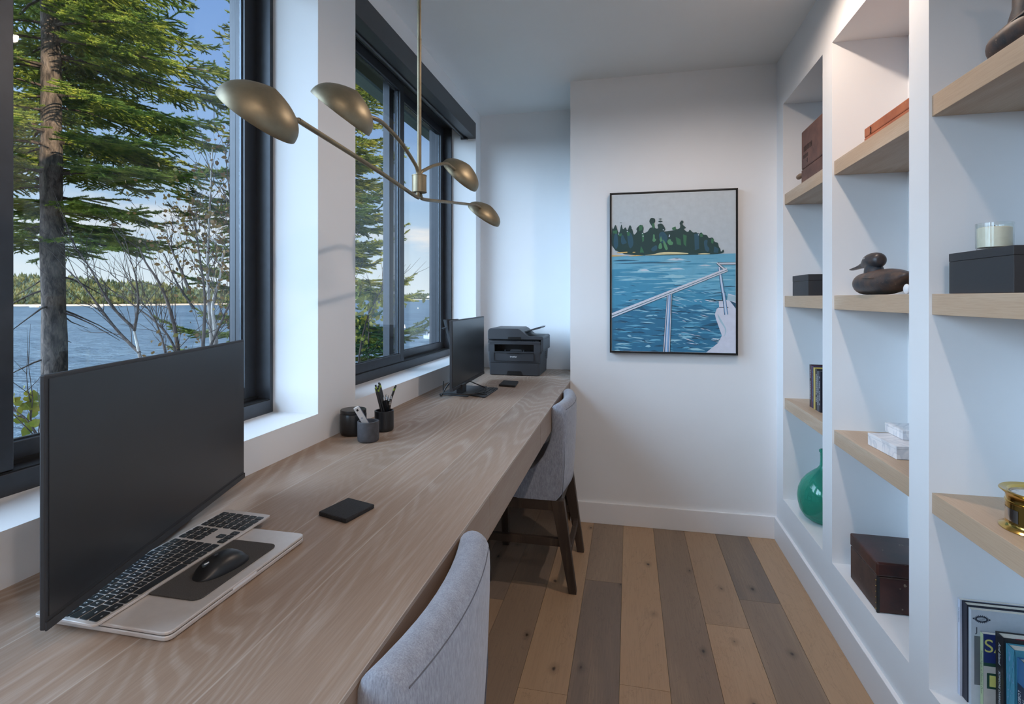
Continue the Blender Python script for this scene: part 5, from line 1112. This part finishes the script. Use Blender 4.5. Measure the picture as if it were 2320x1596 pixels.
# trees ------------------------------------------------------------
def np_mesh(name, V, nper, mat, parent, stuff=False):
    V = np.asarray(V, dtype=np.float32); off = np.array(world_loc(parent), dtype=np.float32); V = V-off
    nv = len(V); nf = nv//nper; me = bpy.data.meshes.new(name); me.vertices.add(nv); me.vertices.foreach_set('co', V.ravel())
    me.loops.add(nv); me.loops.foreach_set('vertex_index', np.arange(nv, dtype=np.int32)); me.polygons.add(nf)
    me.polygons.foreach_set('loop_start', np.arange(0, nv, nper, dtype=np.int32)); me.polygons.foreach_set('loop_total', np.full(nf, nper, dtype=np.int32))
    me.materials.append(M[mat]); me.update(calc_edges=True); o = bpy.data.objects.new(name, me); COL.objects.link(o); o.parent = parent
    if stuff: o['kind'] = 'stuff'
    return o
def needles(segs, per_m, length, width, rng):
    """segs: array (n,6) of twig ends; returns triangles"""
    S = np.asarray(segs, dtype=np.float64); a, b = S[:, :3], S[:, 3:]; d = b-a; L = np.linalg.norm(d, axis=1); cnt = np.maximum(2, (L*per_m)).astype(int)
    idx = np.repeat(np.arange(len(S)), cnt); t = rng.random(len(idx)); base = a[idx]+d[idx]*t[:, None]; dn = d[idx]/L[idx][:, None]
    rv = rng.normal(size=(len(idx), 3)); rv[:, 2] += .35; pr_ = rv-dn*np.sum(rv*dn, axis=1)[:, None]; pr_ /= np.linalg.norm(pr_, axis=1)[:, None]
    fwd = .45+.5*rng.random(len(idx)); nd = dn*fwd[:, None]+pr_; nd /= np.linalg.norm(nd, axis=1)[:, None]
    ln = length*(.7+.6*rng.random(len(idx))); tip = base+nd*ln[:, None]
    w = np.cross(nd, rng.normal(size=(len(idx), 3))); w /= np.linalg.norm(w, axis=1)[:, None]; w *= width/2
    tri = np.stack([base-w, base+w, tip], axis=1).reshape(-1, 3); return tri
def shoots(segs, r0_, rng):
    S = np.asarray(segs, dtype=np.float64); a, b = S[:, :3], S[:, 3:]; d = b-a; L = np.linalg.norm(d, axis=1); d = d/L[:, None]
    u = np.cross(d, np.array([0, 0, 1.0])); u /= (np.linalg.norm(u, axis=1)[:, None]+1e-9); v = np.cross(d, u); out = []; ra = r0_; rb = r0_*.55
    for k in range(4):
        t0, t1 = PI/2*k, PI/2*(k+1); f = lambda p, t, r: p+(u*math.cos(t)+v*math.sin(t))*r
        out.append(np.stack([f(a, t0, ra), f(a, t1, ra), f(b, t1, rb), f(b, t0, rb)], axis=1))
    return np.concatenate(out).reshape(-1, 3)
def spruce(name, base, H, r0, zmin, zmax, crown, label, seed, mat, lean=(0, 0), whorl=.24, nb=5, per_m=230, dead=True, droop=.25, az=None, tsp=.125, nl=.025, nw=.0055, bare=.14):
    rng = np.random.default_rng(seed); rr = random.Random(seed); base = Vector(base)
    t = thing(name, base, label, 'tree', None)
    axis = lambda z: Vector((base.x+lean[0]*(z-base.z)/H, base.y+lean[1]*(z-base.z)/H, z)); rad = lambda z: r0*max(.04, 1-(z-base.z)/H)**.75
    m = MB(); zs = [base.z+H*i/40 for i in range(41)]; rg = []
    for i, z in enumerate(zs):
        c = axis(z); r_ = rad(z)*(1+.04*math.sin(i*2.1)); rg.append([(c.x+r_*(1+.06*math.sin(3*a+i*.7))*math.cos(a), c.y+r_*(1+.06*math.sin(3*a+i*.7))*math.sin(a), z) for a in [2*PI*k/18 for k in range(18)]])
    m.rings(rg); tr = m.build('trunk', 'bark', t, smooth=True)
    wood_ = MB(); segs = []; z = zmin
    while z < zmax:
        R_ = crown(z); n_ = nb
        for k in range(n_):
            a = 2*PI*(k+rr.random()*.8)/n_+z*2.4; L = R_*(.72+.5*rr.random())
            if az and not az(a, z): continue
            zz0 = z+rr.random()*whorl; d = Vector((math.cos(a), math.sin(a), 0)); pts = []; bend = (rr.random()-.5)*.35; rise = -.1+.6*rr.random(); n2 = 9
            for i in range(n2+1):
                q = i/n2; pts.append(axis(zz0)+d*(L*q)+Vector((0, 0, L*(rise*q*.5-droop*q*q*1.1+.28*q**4)))+Vector((rr.random()-.5, rr.random()-.5, rr.random()-.5))*.05*q+Vector((-d.y, d.x, 0))*bend*L*q*q)
            rb = .005+.0085*L; wood_.tube(pts, [rb*(1-.85*i/n2) for i in range(n2+1)], 5)
            # side twigs
            s_ = L*bare
            while s_ < L:
                q = s_/L; i0 = min(n2-1, int(q*n2)); p = pts[i0].lerp(pts[i0+1], q*n2-i0); td = (pts[i0+1]-pts[i0]).normalized(); side = td.cross(Z).normalized()
                for sg in (-1, 1):
                    tl_ = (L-s_)*.55*(.6+.6*rr.random())+.07; tl_ = min(tl_, .62)
                    dr = (td*(.75+.3*rr.random())+side*sg*(.8+.3*rr.random())+Z*(-.22+.3*rr.random())).normalized()
                    e = p+dr*tl_*.5+Vector((0, 0, .01)); e2 = e+(dr+Z*(.12-.3*rr.random())).normalized()*tl_*.5
                    segs.append((*p, *e)); segs.append((*e, *e2))
                    nsub = int(tl_/.10); sd2 = dr.cross(Z).normalized()
                    for j in range(nsub):
                        f_ = (j+.6)/(nsub+.3); pp = p.lerp(e2, f_); l2 = (1-f_)*tl_*.42+.06
                        for g_ in (-1, 1):
                            if rr.random() < .82:
                                dd = (dr*.85+sd2*g_*.75+Z*(-.25+.3*rr.random())).normalized(); segs.append((*pp, *(pp+dd*l2)))
                s_ += tsp
            for i in range(3, n2): segs.append((*pts[i], *pts[i+1]))
        z += whorl
    if dead:
        for k in range(16):
            zz_ = base.z+(zmin-base.z)*.15+rr.random()*(zmin-base.z)*.9; a = rr.random()*2*PI; L = .12+rr.random()*.55; c = axis(zz_); d = Vector((math.cos(a), math.sin(a), -.1-.3*rr.random())); pts = [c+d*(L*q)+Vector((0, 0, -.25*L*q*q))+Vector((rr.random()-.5, rr.random()-.5, rr.random()-.5))*.03 for q in (0, .3, .6, 1)]
            wood_.tube(pts, [.014, .010, .006, .003], 5)
    wood_.build('branch', 'twig', tr)
    fo_ = np_mesh('foliage', needles(segs, per_m, nl, nw, rng), 3, mat, t); np_mesh('shoot_core', shoots(segs, .010, rng), 4, mat, fo_)
    return t
b1_ = pix(127, 6.0, -1.4); CAMAZ1 = math.atan2(-b1_.y, -b1_.x); top1 = pix(96, 6.0, 12.0)
spruce('spruce_tree', b1_, 13.4, .132, 1.95, 6.4, lambda z: 1.2+.7*min(1, (z-1.9)/1.2)-.08*max(0, z-4), 'big spruce with a bare lower trunk, filling the near window', 11, 'needle', ((top1.x-b1_.x), (top1.y-b1_.y)), whorl=.25, nb=6, per_m=360, droop=.34, az=lambda a, z: z > 4.4 or abs((a-CAMAZ1+PI) % (2*PI)-PI) > .75, bare=.10)
b2_ = pix(702, 7.4, -1.6)
spruce('spruce_tree', b2_, 11.5, .12, .5, 7.6, lambda z: 1.55-.10*(z-1), 'second spruce behind the wall pier, its tips showing in both windows', 23, 'needle2', (0, 0), whorl=.24, nb=7, per_m=300, droop=.26)
b3_ = pix(835, 6.0, -1.5)
spruce('young_fir', b3_, 2.75, .04, -.9, 1.15, lambda z: .62*(1.35-z)/2.3+.06, 'low dark young fir at the foot of the far window', 31, 'needle3', (0, 0), whorl=.16, nb=6, per_m=260, dead=False, droop=.1)

# bare and birch stems: polylines given at their own distances
def stemtree(name, label, stems, leaves, leafmat_, seed, leafsize=.045, cat='tree'):
    rr = random.Random(seed); rng = np.random.default_rng(seed); root = stems[0][1][0]
    t = thing(name, root, label, cat); first = True
    for mat_, pts, r0_, nt_ in stems:
        m = MB(); sp_ = smooth_path(pts, 5); n = len(sp_); m.tube(sp_, [r0_*(1-.8*i/n) for i in range(n)], 7); st_ = m.build('stem', mat_, t, smooth=True)
        if nt_:
            tw = MB()
            for k in range(nt_):
                i = int(n*(.15+.8*rr.random())); i = min(i, n-2); p = sp_[i]; d = (sp_[i+1]-sp_[i]).normalized(); L = .15+.5*rr.random()
                dd = (d+Vector((rr.random()-.5, rr.random()-.5, rr.random()-.3))*1.9).normalized(); q = [p+dd*L*f_+Z*(.12*L*f_*f_)+Vector((rr.random()-.5, rr.random()-.5, rr.random()-.5))*.08*f_ for f_ in (0, .35, .7, 1)]
                tw.tube(q, [.0035, .0026, .0018, .0008], 4)
                for f_ in (1, 2):
                    e = q[f_]; d3 = (dd+Vector((rr.random()-.5, rr.random()-.5, rr.random()-.2))*1.5).normalized(); tw.tube([e, e+d3*L*.25, e+d3*L*.45+Z*.02], [.002, .0015, .0008], 4)
            tw.build('twig', 'twig', st_)
    if leaves:
        V = []
        for (c, sp, n) in leaves:
            for k in range(n):
                o = Vector(c)+Vector((rng.normal()*sp[0], rng.normal()*sp[1], rng.normal()*sp[2])); s_ = leafsize*(.6+.7*rr.random())
                R = Euler((rr.random()*2.2, rr.random()*2.2, rr.random()*6.28)).to_matrix()
                for p in ((0, -1, 0), (.55, -.35, .12), (.6, .25, .15), (0, 1, 0), (-.6, .25, .15), (-.55, -.35, .12)): V.append(tuple(o+R @ Vector(p)*s_*.5))
        np_mesh('foliage', V, 6, leafmat_, t)
    return t
q = lambda x, y, d: pix(x, d, None, y)
stemtree('bare_birch', 'leafless shrub with thin dark stems fanning up in the near window', [('birch', [q(330, 900, 4.6), q(322, 840, 4.6), q(316, 805, 4.6), q(306, 760, 4.62), q(303, 745, 4.6)], .022, 0), ('twig', [q(316, 800, 4.6), q(262, 745, 4.7), q(190, 650, 4.8), q(140, 600, 4.9)], .015, 14), ('twig', [q(304, 745, 4.6), q(250, 690, 4.6), q(205, 610, 4.7), q(170, 560, 4.8)], .013, 12),
    ('twig', [q(304, 750, 4.6), q(313, 690, 4.6), q(308, 630, 4.6), q(296, 590, 4.7)], .013, 10), ('twig', [q(410, 860, 4.5), q(395, 740, 4.5), q(365, 650, 4.6), q(330, 595, 4.7), q(315, 560, 4.8)], .018, 16), ('twig', [q(420, 860, 4.5), q(380, 760, 4.6), q(300, 690, 4.8), q(190, 620, 5.0)], .012, 16), ('twig', [q(380, 860, 4.4), q(370, 780, 4.5), q(335, 700, 4.6), q(250, 620, 4.8)], .010, 16), ('twig', [q(440, 700, 4.6), q(400, 640, 4.6), q(372, 575, 4.7)], .012, 8)], None, None, 5)
stemtree('leafy_birch', 'slim white-barked birch with brown and gold leaves beside the window frame', [('birch', [q(494, 900, 4.4), q(490, 800, 4.4), q(486, 740, 4.4), q(482, 690, 4.4), q(500, 620, 4.5), q(506, 560, 4.5)], .024, 8), ('birch', [q(478, 900, 4.5), q(480, 800, 4.5), q(474, 700, 4.5), q(470, 600, 4.5), q(474, 500, 4.5), q(478, 400, 4.6), q(482, 330, 4.6)], .019, 20), ('twig', [q(455, 880, 4.3), q(460, 780, 4.3), q(464, 680, 4.4), q(455, 600, 4.4), q(440, 500, 4.4)], .017, 16), ('twig', [q(470, 800, 4.3), q(515, 700, 4.3), q(545, 640, 4.3), q(560, 560, 4.3)], .011, 12), ('twig', [q(430, 660, 4.4), q(400, 590, 4.5), q(376, 540, 4.6)], .013, 6), ('twig', [q(560, 700, 4.3), q(535, 560, 4.3), q(520, 440, 4.3), q(510, 340, 4.4)], .010, 14)],
    [(q(470, 600, 4.5), (.16, .16, .22), 170), (q(450, 520, 4.5), (.22, .2, .18), 210), (q(525, 520, 4.35), (.10, .12, .42), 260), (q(540, 620, 4.3), (.08, .1, .12), 50), (q(420, 460, 4.6), (.2, .2, .16), 80), (q(525, 370, 4.4), (.08, .1, .14), 45), (q(440, 780, 4.5), (.2, .16, .07), 46)], 'leafgold', 8, .038)
stemtree('maple_sapling', 'small yellow-green leafy sapling by the near window corner', [('twig', [q(100, 1010, 3.2), q(60, 950, 3.2), q(30, 930, 3.2)], .006, 5), ('twig', [q(110, 1040, 3.2), q(70, 960, 3.2), q(75, 900, 3.2)], .006, 5)], [(q(45, 915, 3.2), (.03, .05, .03), 12), (q(72, 905, 3.2), (.02, .05, .04), 12), (q(50, 960, 3.2), (.05, .05, .03), 12)], 'leafgreen', 9, .07, 'shrub')
stemtree('leafy_shrub', 'green and yellow leafy shrub outside the left pane of the far window', [('twig', [q(800, 980, 5.2), q(815, 800, 5.2), q(840, 700, 5.2), q(880, 640, 5.3)], .012, 12), ('twig', [q(790, 980, 5.3), q(780, 760, 5.3), q(800, 620, 5.3)], .012, 12)], [(q(815, 700, 5.2), (.12, .12, .14), 110), (q(855, 690, 5.2), (.14, .12, .08), 80), (q(800, 760, 5.3), (.12, .12, .2), 70), (q(545, 730, 5.0), (.06, .08, .12), 40)], 'leafgreen', 12, .055, 'shrub')
